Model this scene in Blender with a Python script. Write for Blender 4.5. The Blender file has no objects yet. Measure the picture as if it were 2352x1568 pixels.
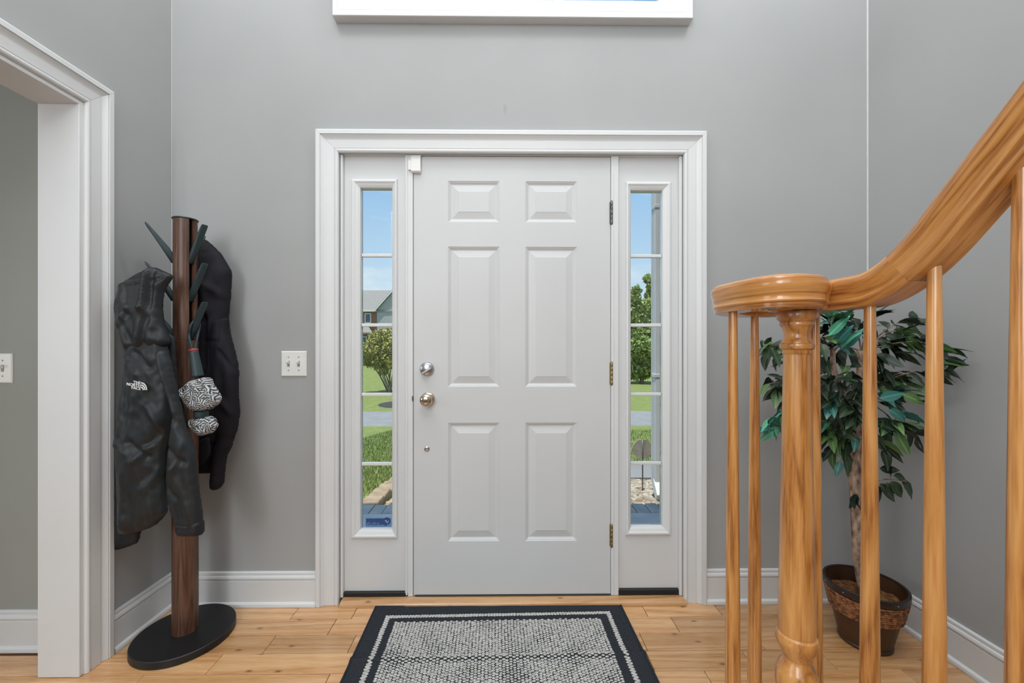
import bpy, bmesh, math, random
import numpy as np
from mathutils import Vector, Matrix, noise
from mathutils.geometry import delaunay_2d_cdt
random.seed(7); np.random.seed(7)
S = bpy.context.scene
COL = S.collection

# ------------------------------------------------------------------ camera
F = 935.0; YAW = 0.0102; PX0, PY0 = 1164.5, 795.0
CAM = Vector((0, -1.867, 1.175))
FWD = Vector((math.sin(YAW), math.cos(YAW), 0)); RGT = Vector((math.cos(YAW), -math.sin(YAW), 0))
cd = bpy.data.cameras.new('camera'); cam = bpy.data.objects.new('camera', cd); COL.objects.link(cam)
cam.location = CAM; cam.rotation_euler = (math.pi/2, 0, -YAW)
cd.sensor_width = 36; cd.lens = F/2352*36; cd.shift_x = (1176-PX0)/2352; cd.shift_y = (PY0-784)/2352
cd.clip_start = 0.02; cd.clip_end = 500
S.camera = cam
def U(px, py, y):            # point of the plane Y = y seen at a photo pixel
    d = FWD + RGT*((px-PX0)/F) + Vector((0, 0, 1))*((PY0-py)/F)
    return CAM + d*((y-CAM.y)/d.y)
def UF(px, py, z):           # point of the horizontal plane Z = z
    d = FWD + RGT*((px-PX0)/F) + Vector((0, 0, 1))*((PY0-py)/F)
    return CAM + d*((z-CAM.z)/d.z)
def Q(px, s, z=0):           # point at s pixels per metre
    p = CAM + (FWD + RGT*((px-PX0)/F))*(F/s); p.z = z; return p
X = lambda px, y=0.0: U(px, PY0, y).x
Z = lambda py, y=0.0, px=1164: U(px, py, y).z

# ------------------------------------------------------------------ view, world, lights
S.view_settings.view_transform = 'Standard'; S.view_settings.look = 'None'
S.view_settings.gamma = 1; S.view_settings.use_curve_mapping = False
S.view_settings.exposure = 0.0
def nodes_of(idb):
    idb.use_nodes = True; nt = idb.node_tree; nt.nodes.clear(); return nt
def N(nt, typ, **kw):
    n = nt.nodes.new(typ)
    for k, v in kw.items():
        if k.startswith('i_'):
            key = k[2:]; key = int(key) if key.isdigit() else key.replace('_', ' ')
            n.inputs[key].default_value = v
        else: setattr(n, k, v)
    return n
def L(nt, a, ao, b, bi): nt.links.new(a.outputs[ao], b.inputs[bi])
def ramp(nt, stops, interp='LINEAR'):
    r = nt.nodes.new('ShaderNodeValToRGB'); cr = r.color_ramp; cr.interpolation = interp
    while len(cr.elements) < len(stops): cr.elements.new(0.5)
    for e, (p, c) in zip(cr.elements, stops):
        e.position = p; e.color = (c[0], c[1], c[2], 1) if not isinstance(c, (int, float)) else (c, c, c, 1)
    return r
W = bpy.data.worlds.new('sky'); S.world = W
nt = nodes_of(W)
tc = N(nt, 'ShaderNodeTexCoord'); sp = N(nt, 'ShaderNodeSeparateXYZ'); L(nt, tc, 'Generated', sp, 0)
rp = ramp(nt, [(0.0, (.70, .82, .93)), (.10, (.60, .78, .94)), (.34, (.36, .60, .90)), (1.0, (.16, .36, .75))])
L(nt, sp, 'Z', rp, 0)
mp = N(nt, 'ShaderNodeMapping'); mp.inputs['Scale'].default_value = (1.5, 1.5, 5); L(nt, tc, 'Generated', mp, 0)
nz = N(nt, 'ShaderNodeTexNoise', i_Scale=2.6, i_Detail=6.0, i_Roughness=.6); L(nt, mp, 0, nz, 'Vector')
cr_ = ramp(nt, [(.52, 0.0), (.74, .85)]); L(nt, nz, 0, cr_, 0)
mx = N(nt, 'ShaderNodeMixRGB'); mx.inputs[2].default_value = (.92, .94, .97, 1); L(nt, cr_, 0, mx, 0); L(nt, rp, 0, mx, 1)
bg = N(nt, 'ShaderNodeBackground', i_Strength=1.0); L(nt, mx, 0, bg, 0)
wo = N(nt, 'ShaderNodeOutputWorld'); L(nt, bg, 0, wo, 0)

sd = bpy.data.lights.new('sun', 'SUN'); sd.energy = 5.6; sd.angle = math.radians(.6); sd.color = (1, .95, .86)
sun = bpy.data.objects.new('sun', sd); COL.objects.link(sun); sun.location = (-4, -10, 30)
sun.rotation_euler = Vector((.12, .215, -1)).to_track_quat('-Z', 'Y').to_euler()
def area(name, loc, aim, sx, sy, power, color=(1, 1, 1)):
    d = bpy.data.lights.new(name, 'AREA'); d.shape = 'RECTANGLE'; d.size = sx; d.size_y = sy; d.energy = power; d.color = color
    o = bpy.data.objects.new(name, d); COL.objects.link(o); o.location = loc
    o.rotation_euler = (Vector(aim)-Vector(loc)).to_track_quat('-Z', 'Y').to_euler(); return o
area('hall_ceiling_fill', (.0, -2.3, 5.15), (0, -2.3, 0), 3.0, 4.2, 86, (.94, .98, 1))  # unseen area light added under the ceiling to brighten the hall
def lamp(name, loc, power, r=.2):
    d = bpy.data.lights.new(name, 'POINT'); d.energy = power; d.shadow_soft_size = r; d.color = (.96, .985, 1)
    o = bpy.data.objects.new(name, d); COL.objects.link(o); o.location = loc
lamp('hall_side_wall_fill', (0, -1.95, 3.1), 32, .35)  # added point light to lift the side walls; no chandelier hangs here
lamp('upper_wall_fill', (-1.15, -.95, 3.9), 30); lamp('upper_wall_fill', (1.3, -.95, 3.9), 36)  # added pair of unseen fills, evening the side walls with the front wall
area('rear_room_fill', (-1.0, -5.2, 2.6), (.9, 0, 1.5), 2.4, 2.6, 52, (.92, .975, 1))  # added fill behind the camera; the rear wall has no window
area('rear_left_fill', (-1.44, -3.7, 2.1), (1.7, -.9, 1.9), 1.5, 1.8, 72, (.93, .98, 1))  # added fill for right wall and balusters; the wall behind it is solid
area('side_room_window_light', (-4.6, -3.0, 1.6), (0, -1.6, 1.1), 1.6, 1.6, 27, (.92, .98, 1))

# ------------------------------------------------------------------ helpers: objects
ORG = {}
def tag(o, label=None, cat=None, group=None, kind=None):
    if label: o['label'] = label
    if cat: o['category'] = cat
    if group: o['group'] = group
    if kind: o['kind'] = kind
    return o
def root(name, loc, label=None, cat=None, group=None, kind=None):
    o = bpy.data.objects.new(name, None); COL.objects.link(o); o.location = loc; o.empty_display_size = .05
    ORG[o.name] = Vector(loc); return tag(o, label, cat, group, kind)
def ob(name, v, f, mat, parent=None, smooth=False, uv=None, label=None, cat=None, group=None, kind=None):
    """link ONE mesh object; v are world coordinates"""
    a = np.array([tuple(p) for p in v], dtype=float)
    if parent is None:
        lo = a.min(0); hi = a.max(0); org = Vector(((lo[0]+hi[0])/2, (lo[1]+hi[1])/2, lo[2]))
    else: org = ORG[parent.name]
    a = a - np.array(org)
    me = bpy.data.meshes.new(name); me.from_pydata(a.tolist(), [], [tuple(q) for q in f])
    if uv is not None:
        ul = me.uv_layers.new(name='UVMap')
        for lp in me.loops: ul.data[lp.index].uv = uv[lp.vertex_index]
    if smooth: me.polygons.foreach_set('use_smooth', [True]*len(me.polygons))
    me.materials.append(mat); me.update()
    o = bpy.data.objects.new(name, me); COL.objects.link(o)
    if parent is None: o.location = org
    else: o.parent = parent
    ORG[o.name] = org
    return tag(o, label, cat, group, kind)
def fixn(o, smooth_angle=None):
    bm = bmesh.new(); bm.from_mesh(o.data); bmesh.ops.recalc_face_normals(bm, faces=bm.faces)
    bm.to_mesh(o.data); bm.free()
    if smooth_angle: auto(o, smooth_angle)
    return o
def auto(o, ang=35):
    o.data.polygons.foreach_set('use_smooth', [True]*len(o.data.polygons))
    bm = bmesh.new(); bm.from_mesh(o.data)
    for e in bm.edges:
        if len(e.link_faces) == 2 and e.calc_face_angle(0) > math.radians(ang): e.smooth = False
    bm.to_mesh(o.data); bm.free(); return o
class MB:
    def __init__(s): s.v = []; s.f = []
    def add(s, v, f):
        n = len(s.v); s.v += [tuple(p) for p in v]; s.f += [tuple(i+n for i in q) for q in f]; return s
    def box(s, x0, x1, y0, y1, z0, z1, bev=0):
        return s.add(*boxvf(x0, x1, y0, y1, z0, z1, bev))
    def build(s, name, mat, parent=None, **k):
        return ob(name, s.v, s.f, mat, parent, **k)
def bm_vf(bm):
    bm.verts.ensure_lookup_table(); bm.verts.index_update()
    v = [tuple(x.co) for x in bm.verts]; f = [tuple(x.index for x in q.verts) for q in bm.faces]; bm.free(); return v, f
def boxvf(x0, x1, y0, y1, z0, z1, bev=0, seg=1):
    x0, x1 = min(x0, x1), max(x0, x1); y0, y1 = min(y0, y1), max(y0, y1); z0, z1 = min(z0, z1), max(z0, z1)
    v = [(x0,y0,z0),(x1,y0,z0),(x1,y1,z0),(x0,y1,z0),(x0,y0,z1),(x1,y0,z1),(x1,y1,z1),(x0,y1,z1)]
    f = [(0,3,2,1),(4,5,6,7),(0,1,5,4),(1,2,6,5),(2,3,7,6),(3,0,4,7)]
    if bev <= 0: return v, f
    bm = bmesh.new(); vs = [bm.verts.new(p) for p in v]
    for q in f: bm.faces.new([vs[i] for i in q])
    bmesh.ops.bevel(bm, geom=bm.edges[:], offset=bev, segments=seg, affect='EDGES', profile=.5, clamp_overlap=True)
    return bm_vf(bm)
def box(name, x0, x1, y0, y1, z0, z1, mat, parent=None, bev=0, seg=1, **k):
    v, f = boxvf(x0, x1, y0, y1, z0, z1, bev, seg); return ob(name, v, f, mat, parent, **k)
def lathe_vf(prof, c, segs=32, axis='Z', cap=True):
    """prof = [(radius, height)], spun about axis through c"""
    v = []; f = []; n = len(prof)
    for i in range(segs):
        a = 2*math.pi*i/segs; ca, sa = math.cos(a), math.sin(a)
        for r, h in prof:
            if axis == 'Z': v.append((c[0]+r*ca, c[1]+r*sa, c[2]+h))
            elif axis == 'Y': v.append((c[0]+r*ca, c[1]+h, c[2]+r*sa))
            else: v.append((c[0]+h, c[1]+r*ca, c[2]+r*sa))
    for i in range(segs):
        j = (i+1) % segs
        for k in range(n-1): f.append((i*n+k, j*n+k, j*n+k+1, i*n+k+1))
    if cap:
        f.append(tuple(i*n for i in range(segs))[::-1]); f.append(tuple(i*n+n-1 for i in range(segs)))
    return v, f
def lathe(name, prof, c, mat, parent=None, segs=32, axis='Z', cap=True, ang=40, **k):
    v, f = lathe_vf(prof, c, segs, axis, cap); o = ob(name, v, f, mat, parent, **k); fixn(o); return auto(o, ang)
def tube_vf(pts, rad, segs=8):
    pts = [Vector(p) for p in pts]; v = []; f = []; up = Vector((0, 0, 1)); n = len(pts)
    if not hasattr(rad, '__len__'): rad = [rad]*n
    prev = None
    for i, p in enumerate(pts):
        t = (pts[min(i+1, n-1)]-pts[max(i-1, 0)]).normalized()
        if prev is None:
            s = t.cross(up)
            if s.length < .05: s = t.cross(Vector((1, 0, 0)))
        else: s = prev - t*prev.dot(t)
        s.normalize(); prev = s; u = s.cross(t)
        for k in range(segs):
            a = 2*math.pi*k/segs; v.append(tuple(p+(s*math.cos(a)+u*math.sin(a))*rad[i]))
    for i in range(n-1):
        for k in range(segs):
            k2 = (k+1) % segs; f.append((i*segs+k, i*segs+k2, (i+1)*segs+k2, (i+1)*segs+k))
    f.append(tuple(range(segs))[::-1]); f.append(tuple(range((n-1)*segs, n*segs)))
    return v, f
def tube(name, pts, rad, mat, parent=None, segs=8, **k):
    v, f = tube_vf(pts, rad, segs); return ob(name, v, f, mat, parent, smooth=True, **k)
def catmull(pts, n=8):
    P = [Vector(p) for p in pts]; P = [P[0]*2-P[1]]+P+[P[-1]*2-P[-2]]; out = []
    for i in range(1, len(P)-2):
        a, b, c, d = P[i-1:i+3]
        for k in range(n):
            t = k/n; out.append(.5*((2*b)+(c-a)*t+(2*a-5*b+4*c-d)*t*t+(3*b-a-3*c+d)*t**3))
    out.append(P[-2].copy()); return out
def solid_cells(us, vs, hole, mapf):
    """box-like wall of cells with openings; mapf(u, v, side) -> point, side 0 = room face, 1 = far face"""
    us = sorted(set(us)); vs = sorted(set(vs)); V = []; Fc = []; idx = {}
    def P(i, j, s):
        k = (i, j, s)
        if k not in idx: idx[k] = len(V); V.append(tuple(mapf(us[i], vs[j], s)))
        return idx[k]
    nu, nv = len(us)-1, len(vs)-1
    sol = lambda i, j: 0 <= i < nu and 0 <= j < nv and not hole((us[i]+us[i+1])/2, (vs[j]+vs[j+1])/2)
    for i in range(nu):
        for j in range(nv):
            if not sol(i, j): continue
            Fc.append((P(i,j,0), P(i+1,j,0), P(i+1,j+1,0), P(i,j+1,0)))
            Fc.append((P(i,j,1), P(i,j+1,1), P(i+1,j+1,1), P(i+1,j,1)))
            if not sol(i-1, j): Fc.append((P(i,j,0), P(i,j+1,0), P(i,j+1,1), P(i,j,1)))
            if not sol(i+1, j): Fc.append((P(i+1,j,0), P(i+1,j,1), P(i+1,j+1,1), P(i+1,j+1,0)))
            if not sol(i, j-1): Fc.append((P(i,j,0), P(i,j,1), P(i+1,j,1), P(i+1,j,0)))
            if not sol(i, j+1): Fc.append((P(i,j+1,0), P(i+1,j+1,0), P(i+1,j+1,1), P(i,j+1,1)))
    return V, Fc
def inflate(name, poly, y, T, mat, parent, w=.05, back=.7, step=.008, folds=(), wr=.003, wscale=(30, 6), seed=0, px=True, kind=None, label=None, tilt=0):
    """a soft padded shape: outline (photo pixels on plane Y = y) filled, swelled to both sides, with folds"""
    P = [U(a, b, y) for a, b in poly] if px else [Vector((a, y, b)) for a, b in poly]
    P = [(p.x, p.z) for p in P]
    out = []
    for i in range(len(P)):
        a = np.array(P[i]); b = np.array(P[(i+1) % len(P)]); n = max(1, int(np.linalg.norm(b-a)/step))
        for k in range(n): out.append(tuple(a+(b-a)*k/n))
    # smooth the outline a little
    q = np.array(out)
    for _ in range(2): q = .5*q+.25*np.roll(q, 1, 0)+.25*np.roll(q, -1, 0)
    nb = len(q); a = q; b = np.roll(q, -1, 0)
    def dist(p):
        ab = b-a; t = np.clip(((p-a)*ab).sum(1)/((ab*ab).sum(1)+1e-12), 0, 1); return np.sqrt((((a+ab*t[:, None])-p)**2).sum(1)).min()
    def inside(p):
        c = ((a[:, 1] > p[1]) != (b[:, 1] > p[1])); xi = a[:, 0]+(p[1]-a[:, 1])/(b[:, 1]-a[:, 1]+1e-12)*(b[:, 0]-a[:, 0])
        return (c & (p[0] < xi)).sum() % 2 == 1
    pts = [tuple(p) for p in q]; lo = q.min(0); hi = q.max(0); row = 0; zz = lo[1]
    while zz < hi[1]:
        xx = lo[0]+(step/2 if row % 2 else 0)
        while xx < hi[0]:
            p = np.array((xx, zz))
            if inside(p) and dist(p) > step*.55: pts.append((xx, zz))
            xx += step
        zz += step*.87; row += 1
    r = delaunay_2d_cdt([Vector(p) for p in pts], [(i, (i+1) % nb) for i in range(nb)], [], 1, 1e-6)
    vc, fs = r[0], r[2]; nv = len(vc)
    fl = [(np.array((U(x1, y1, y).x, U(x1, y1, y).z)), np.array((U(x2, y2, y).x, U(x2, y2, y).z)), am, wd) for x1, y1, x2, y2, am, wd in folds] if px else folds
    V = []; H = []
    for p in vc:
        pp = np.array(p[:]); d = dist(pp); k = min(d/w, 1); h = T*math.sqrt(max(0, 1-(1-k)**2))
        e = min(1, d/.02)
        h += e*wr*noise.noise((pp[0]*wscale[0]+seed*7, seed*3.1, pp[1]*wscale[1]))*2
        h += e*wr*noise.noise((pp[0]*70+seed, seed*5.3, pp[1]*40))*.5
        for A, B, am, wd in fl:
            AB = B-A; t = np.clip(((pp-A)@AB)/(AB@AB), 0, 1); dd = np.linalg.norm(A+AB*t-pp)
            h += e*1.7*am*math.exp(-(dd/wd)**2)
        H.append((h, d))
    top = hi[1]
    for p, (h, d) in zip(vc, H): V.append((p[0], y-h+tilt*(top-p[1]), p[1]))
    bi = {}
    for i, (p, (h, d)) in enumerate(zip(vc, H)):
        if d < 1e-5: bi[i] = i
        else:
            bi[i] = len(V); V.append((p[0], y+h*back+tilt*(top-p[1]), p[1]))
    Fc = [tuple(t) for t in fs]+[tuple(bi[i] for i in t[::-1]) for t in fs]
    o = ob(name, V, Fc, mat, parent, smooth=True, kind=kind, label=label)
    bm = bmesh.new(); bm.from_mesh(o.data)
    for _ in range(1): bmesh.ops.smooth_vert(bm, verts=bm.verts, factor=.4, use_axis_x=True, use_axis_y=True, use_axis_z=True)
    bm.to_mesh(o.data); bm.free(); return fixn(o)

# ------------------------------------------------------------------ helpers: materials
def principled(name, col, rough=.5, spec=.5, metal=0, coat=0):
    m = bpy.data.materials.new(name); nt = nodes_of(m)
    b = N(nt, 'ShaderNodeBsdfPrincipled'); o = N(nt, 'ShaderNodeOutputMaterial'); L(nt, b, 0, o, 0)
    b.inputs['Base Color'].default_value = (*col, 1); b.inputs['Roughness'].default_value = rough
    b.inputs['Metallic'].default_value = metal; b.inputs['Specular IOR Level'].default_value = spec
    b.inputs['Coat Weight'].default_value = coat; b.inputs['Coat Roughness'].default_value = .12
    return m, nt, b
def noisy(name, col, var=.06, scale=8, rough=.5, bump=0, bscale=60, spec=.5, metal=0, stretch=(1, 1, 1), coat=0, col2=None, bdist=.002, detail=4.0):
    m, nt, b = principled(name, col, rough, spec, metal, coat)
    tc = N(nt, 'ShaderNodeTexCoord'); mp = N(nt, 'ShaderNodeMapping'); mp.inputs['Scale'].default_value = stretch; L(nt, tc, 'Object', mp, 0)
    nz = N(nt, 'ShaderNodeTexNoise', i_Scale=scale, i_Detail=detail); L(nt, mp, 0, nz, 'Vector')
    c2 = col2 or tuple(c*(1-var) for c in col)
    r = ramp(nt, [(.35, c2), (.65, tuple(min(1, c*(1+(0 if col2 else var))) for c in col))]); L(nt, nz, 0, r, 0); L(nt, r, 0, b, 'Base Color')
    if bump:
        n2 = N(nt, 'ShaderNodeTexNoise', i_Scale=bscale, i_Detail=3.0); L(nt, mp, 0, n2, 'Vector')
        bp = N(nt, 'ShaderNodeBump', i_Strength=bump, i_Distance=bdist); L(nt, n2, 0, bp, 'Height'); L(nt, bp, 0, b, 'Normal')
    return m
def wood(name, cols, axis='Z', rough=.3, coat=.3, per_obj=.12, gscale=1.0, knots=False, coords='Object', ring=1.0):
    m, nt, b = principled(name, cols[1], rough, .5, 0, coat)
    tc = N(nt, 'ShaderNodeTexCoord'); oi = N(nt, 'ShaderNodeObjectInfo')
    off = N(nt, 'ShaderNodeVectorMath', operation='SCALE'); 
    cmb = N(nt, 'ShaderNodeCombineXYZ'); L(nt, oi, 'Random', cmb, 0); L(nt, oi, 'Random', cmb, 1); L(nt, oi, 'Random', cmb, 2)
    L(nt, cmb, 0, off, 0); off.inputs['Scale'].default_value = 37.0
    ad = N(nt, 'ShaderNodeVectorMath', operation='ADD'); L(nt, tc, coords, ad, 0); L(nt, off, 0, ad, 1)
    k = {'X': (.06, 1, 1), 'Y': (1, .06, 1), 'Z': (1, 1, .06)}[axis]
    mp = N(nt, 'ShaderNodeMapping'); mp.inputs['Scale'].default_value = tuple(c*gscale for c in k); L(nt, ad, 0, mp, 0)
    # broad figure (cathedral bands)
    n1 = N(nt, 'ShaderNodeTexNoise', i_Scale=16.0*ring, i_Detail=2.0, i_Distortion=.4); L(nt, mp, 0, n1, 'Vector')
    mul = N(nt, 'ShaderNodeMath', operation='MULTIPLY'); mul.inputs[1].default_value = 7.0; L(nt, n1, 0, mul, 0)
    fr = N(nt, 'ShaderNodeMath', operation='PINGPONG'); fr.inputs[1].default_value = .5; L(nt, mul, 0, fr, 0)
    # fine pores
    n2 = N(nt, 'ShaderNodeTexNoise', i_Scale=260.0, i_Detail=3.0); L(nt, mp, 0, n2, 'Vector')
    mixf = N(nt, 'ShaderNodeMath', operation='MULTIPLY_ADD'); L(nt, fr, 0, mixf, 0); mixf.inputs[1].default_value = .9
    sc = N(nt, 'ShaderNodeMath', operation='MULTIPLY'); sc.inputs[1].default_value = .75; L(nt, n2, 0, sc, 0); L(nt, sc, 0, mixf, 2)
    r = ramp(nt, [(.28, cols[0]), (.52, cols[1]), (.85, cols[2])]); L(nt, mixf, 0, r, 0)
    hs = N(nt, 'ShaderNodeHueSaturation'); L(nt, r, 0, hs, 'Color')
    mr = N(nt, 'ShaderNodeMapRange'); mr.inputs[3].default_value = 1-per_obj; mr.inputs[4].default_value = 1+per_obj; L(nt, oi, 'Random', mr, 0); L(nt, mr, 0, hs, 'Value')
    last = hs
    if knots:
        kv = N(nt, 'ShaderNodeMapping'); kv.inputs['Scale'].default_value = (2.6, 6, 6); L(nt, ad, 0, kv, 0)
        vo = N(nt, 'ShaderNodeTexVoronoi', voronoi_dimensions='2D', i_Scale=1.0); L(nt, kv, 0, vo, 'Vector')
        kr = ramp(nt, [(.010, .9), (.030, .35), (.055, 0.0)]); L(nt, vo, 'Distance', kr, 0)
        mm = N(nt, 'ShaderNodeMixRGB'); mm.inputs[2].default_value = (*[c*.30 for c in cols[0]], 1); L(nt, kr, 0, mm, 0); L(nt, hs, 0, mm, 1); last = mm
    L(nt, last, 0, b, 'Base Color')
    bp = N(nt, 'ShaderNodeBump', i_Strength=.12, i_Distance=.0008); L(nt, n2, 0, bp, 'Height'); L(nt, bp, 0, b, 'Normal')
    return m
def glass_mat(name):
    m = bpy.data.materials.new(name); nt = nodes_of(m)
    t = N(nt, 'ShaderNodeBsdfTransparent'); t.inputs[0].default_value = (.96, .98, .97, 1); g = N(nt, 'ShaderNodeBsdfGlossy'); g.inputs['Roughness'].default_value = .02
    fr = N(nt, 'ShaderNodeFresnel', i_IOR=1.35); mx = N(nt, 'ShaderNodeMixShader'); L(nt, fr, 0, mx, 0); L(nt, t, 0, mx, 1); L(nt, g, 0, mx, 2)
    o = N(nt, 'ShaderNodeOutputMaterial'); L(nt, mx, 0, o, 0); return m
M = {}
M['white'] = noisy('white_paint', (.69, .695, .70), .015, 3, .48, .05, 40)
M['door_paint'] = noisy('door_white_paint', (.605, .61, .615), .015, 3, .48, .05, 40)
M['side_paint'] = noisy('sidelight_white_paint', (.64, .645, .65), .015, 3, .48, .05, 40)
M['caulk'] = noisy('pale_caulk', (.52, .525, .525), .03, 20, .6)
M['ceil'] = noisy('ceiling_white', (.82, .82, .81), .02, 3, .8, .05, 80)
M['floor_wood'] = wood('hickory_plank', [(.43, .205, .075), (.57, .300, .122), (.66, .395, .195)], 'X', .24, 1.0, .17, 1.0, True, ring=.45)
oak = [(.27, .095, .020), (.50, .210, .052), (.64, .315, .100)]
M['oak'] = wood('golden_oak', oak, 'Z', .28, .5, .06)
M['oak_rail'] = wood('golden_oak_rail', oak, 'X', .25, .6, .04, coords='UV')
M['walnut'] = wood('walnut_brown', [(.040, .016, .009), (.085, .036, .020), (.125, .060, .036)], 'Z', .45, .1, .05, ring=1.4)
M['black'] = noisy('black_powder_coat', (.007, .007, .008), .1, 60, .5, .08, 400)
M['rubber'] = noisy('black_rubber', (.008, .008, .009), .1, 30, .6)
M['teal'] = noisy('dark_teal_plastic', (.022, .042, .048), .1, 20, .45)
M['nickel'] = noisy('satin_nickel', (.50, .50, .51), .08, 30, .28, metal=1)
M['brass'] = noisy('aged_brass', (.34, .27, .14), .15, 60, .38, metal=1)
M['dark_metal'] = noisy('dark_hinge_metal', (.16, .16, .15), .2, 60, .45, metal=1)
M['knob'] = noisy('worn_nickel_and_brass', (.62, .62, .66), .1, 14, .20, metal=1, col2=(.62, .46, .26))
M['plate'] = noisy('switch_plate_plastic', (.80, .80, .77), .01, 10, .3)
M['slot'] = noisy('slot_shadow_grey', (.30, .30, .28), .05, 10, .6)
M['glass'] = glass_mat('window_glass')
# wall paint with the faint rubbed mark above the door
def wall_mat():
    m, nt, b = principled('grey_wall_paint', (.40, .398, .39), .62, .35)
    tc = N(nt, 'ShaderNodeTexCoord'); geo = N(nt, 'ShaderNodeNewGeometry')
    nz = N(nt, 'ShaderNodeTexNoise', i_Scale=1.3, i_Detail=3.0); L(nt, geo, 'Position', nz, 'Vector')
    r = ramp(nt, [(.3, (.360, .365, .364)), (.7, (.398, .403, .402))]); L(nt, nz, 0, r, 0)
    mark = U(1160, 250, 0); mp = N(nt, 'ShaderNodeMapping'); mp.vector_type = 'POINT'
    sb = N(nt, 'ShaderNodeVectorMath', operation='SUBTRACT'); L(nt, geo, 'Position', sb, 0); sb.inputs[1].default_value = mark
    ml = N(nt, 'ShaderNodeVectorMath', operation='MULTIPLY'); L(nt, sb, 0, ml, 0); ml.inputs[1].default_value = (85, 60, 26)
    ln = N(nt, 'ShaderNodeVectorMath', operation='LENGTH'); L(nt, ml, 0, ln, 0)
    n2 = N(nt, 'ShaderNodeTexNoise', i_Scale=140.0, i_Detail=2.0); L(nt, geo, 'Position', n2, 'Vector')
    su = N(nt, 'ShaderNodeMath', operation='MULTIPLY_ADD'); L(nt, n2, 0, su, 0); su.inputs[1].default_value = 1.6; L(nt, ln, 'Value', su, 2)
    mr = ramp(nt, [(.5, .35), (1.0, 0.0)]); dv = N(nt, 'ShaderNodeMath', operation='MULTIPLY'); dv.inputs[1].default_value = .6; L(nt, su, 0, dv, 0); L(nt, dv, 0, mr, 0)
    mx = N(nt, 'ShaderNodeMixRGB'); mx.inputs[2].default_value = (.20, .20, .195, 1); L(nt, mr, 0, mx, 0); L(nt, r, 0, mx, 1); L(nt, mx, 0, b, 'Base Color')
    n3 = N(nt, 'ShaderNodeTexNoise', i_Scale=260.0, i_Detail=2.0); L(nt, geo, 'Position', n3, 'Vector')
    bp = N(nt, 'ShaderNodeBump', i_Strength=.10, i_Distance=.001); L(nt, n3, 0, bp, 'Height'); L(nt, bp, 0, b, 'Normal')
    return m
M['wall'] = wall_mat()
M['wall_b'] = noisy('sage_grey_wall_paint', (.335, .345, .315), .04, 1.4, .62, .08, 260, .35, bdist=.001)

# ================================================================== THE SHELL
XL = X(394); XR = X(1993); CEIL = 5.3; YB = -6.0
LT = .138                                   # thickness of the left wall
CW = .098                                   # casing width
dx0, dx1 = X(779.5), X(1569); dz1 = Z(354)     # door unit opening (inside of casing)
wx0, wx1 = X(795), X(1562); wz0, wz1 = Z(14), 4.1   # high window opening
V, Fc = solid_cells([XL-LT, dx0, dx1, wx0, wx1, XR+.14], [-.05, 0, dz1, wz0, wz1, CEIL],
    lambda u, v: (dx0 < u < dx1 and 0 < v < dz1) or (wx0 < u < wx1 and wz0 < v < wz1), lambda u, v, s: (u, .16*s, v))
ob('wall_front', V, Fc, M['wall'], kind='structure', label='grey painted entrance wall around the white front door', cat='wall')
oy0, oy1, oz1 = -2.35, -.392, 2.05          # cased opening in the left wall
V, Fc = solid_cells([YB, oy0, oy1, -.0005], [-.05, 0, oz1, CEIL], lambda u, v: oy0 < u < oy1 and v < oz1, lambda u, v, s: (XL-LT*s, u, v))
fixn(ob('wall_left', V, Fc, M['wall'], kind='structure', label='grey side wall with white cased opening at the left', cat='wall'))
V, Fc = solid_cells([YB, -.0005], [-.05, CEIL], lambda u, v: False, lambda u, v, s: (XR+.14*s, u, v))
fixn(ob('wall_right', V, Fc, M['wall'], kind='structure', label='plain grey wall behind the stair railing and potted tree', cat='wall'))
box('wall_back', XL-LT, XR+.14, YB-.14, YB, -.05, CEIL, M['wall'], kind='structure', label='grey wall at the rear of the hall', cat='wall')
# adjoining room seen through the opening
YA = -.262; AX = -5.2
box('wall_adjoining', AX, XL-LT-.0005, YA, .16, -.05, 2.75, M['wall_b'], kind='structure', label='sage-grey wall of the adjoining room, seen through the cased opening', cat='wall')
box('wall_adjoining_side', AX-.14, AX-.0005, YB, .16, -.05, 2.75, M['wall_b'], kind='structure', label='far side wall of the adjoining room', cat='wall')
box('wall_adjoining_rear', AX, XL-LT-.0005, YB-.14, YB, -.05, 2.75, M['wall_b'], kind='structure', label='rear wall of the adjoining room', cat='wall')
box('ceiling', XL-LT-.3, XR+.5, YB-.4, .30, CEIL+.0005, CEIL+.15, M['ceil'], kind='structure', label='white ceiling high over the two-storey hall', cat='ceiling')
box('ceiling_adjoining', AX-.14, XL-LT-.0005, YB-.14, .16, 2.7505, 2.9, M['ceil'], kind='structure', label='white ceiling of the adjoining room', cat='ceiling')

# floor: base + planks
M['subfloor'] = noisy('dark_seam_wood', (.16, .075, .03), .2, 4, .6)
fl = box('floor', AX, XR+.1, YB, .02, -.06, -.004, M['subfloor'], kind='structure', label='honey brown wooden plank floor', cat='floor')
rows = [(1390, [(-90, 0), (690, 1390), (822, 1392), (1476, 1392), (1655, 1392), (1905, 1392), (2130, 1392)])]
PW = .0985; y = -.004; r_i = 0
joints = {0: [UF(676, 1408, 0).x, UF(812, 1410, 0).x, UF(1483, 1405, 0).x, .96, 1.32],
          1: [-1.95, UF(610, 1445, 0).x-.31, UF(758, 1446, 0).x, UF(1555, 1440, 0).x, 1.28],
          2: [-1.78, UF(612, 1487, 0).x, UF(803, 1487, 0).x, UF(1480, 1477, 0).x, 1.02],
          3: [-1.66, UF(485, 1532, 0).x, -.47, .55, UF(1720, 1515, 0).x, 1.22],
          4: [-1.83, UF(320, 1560, 0).x, -.62, .2, UF(1630, 1560, 0).x, 1.45]}
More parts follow.
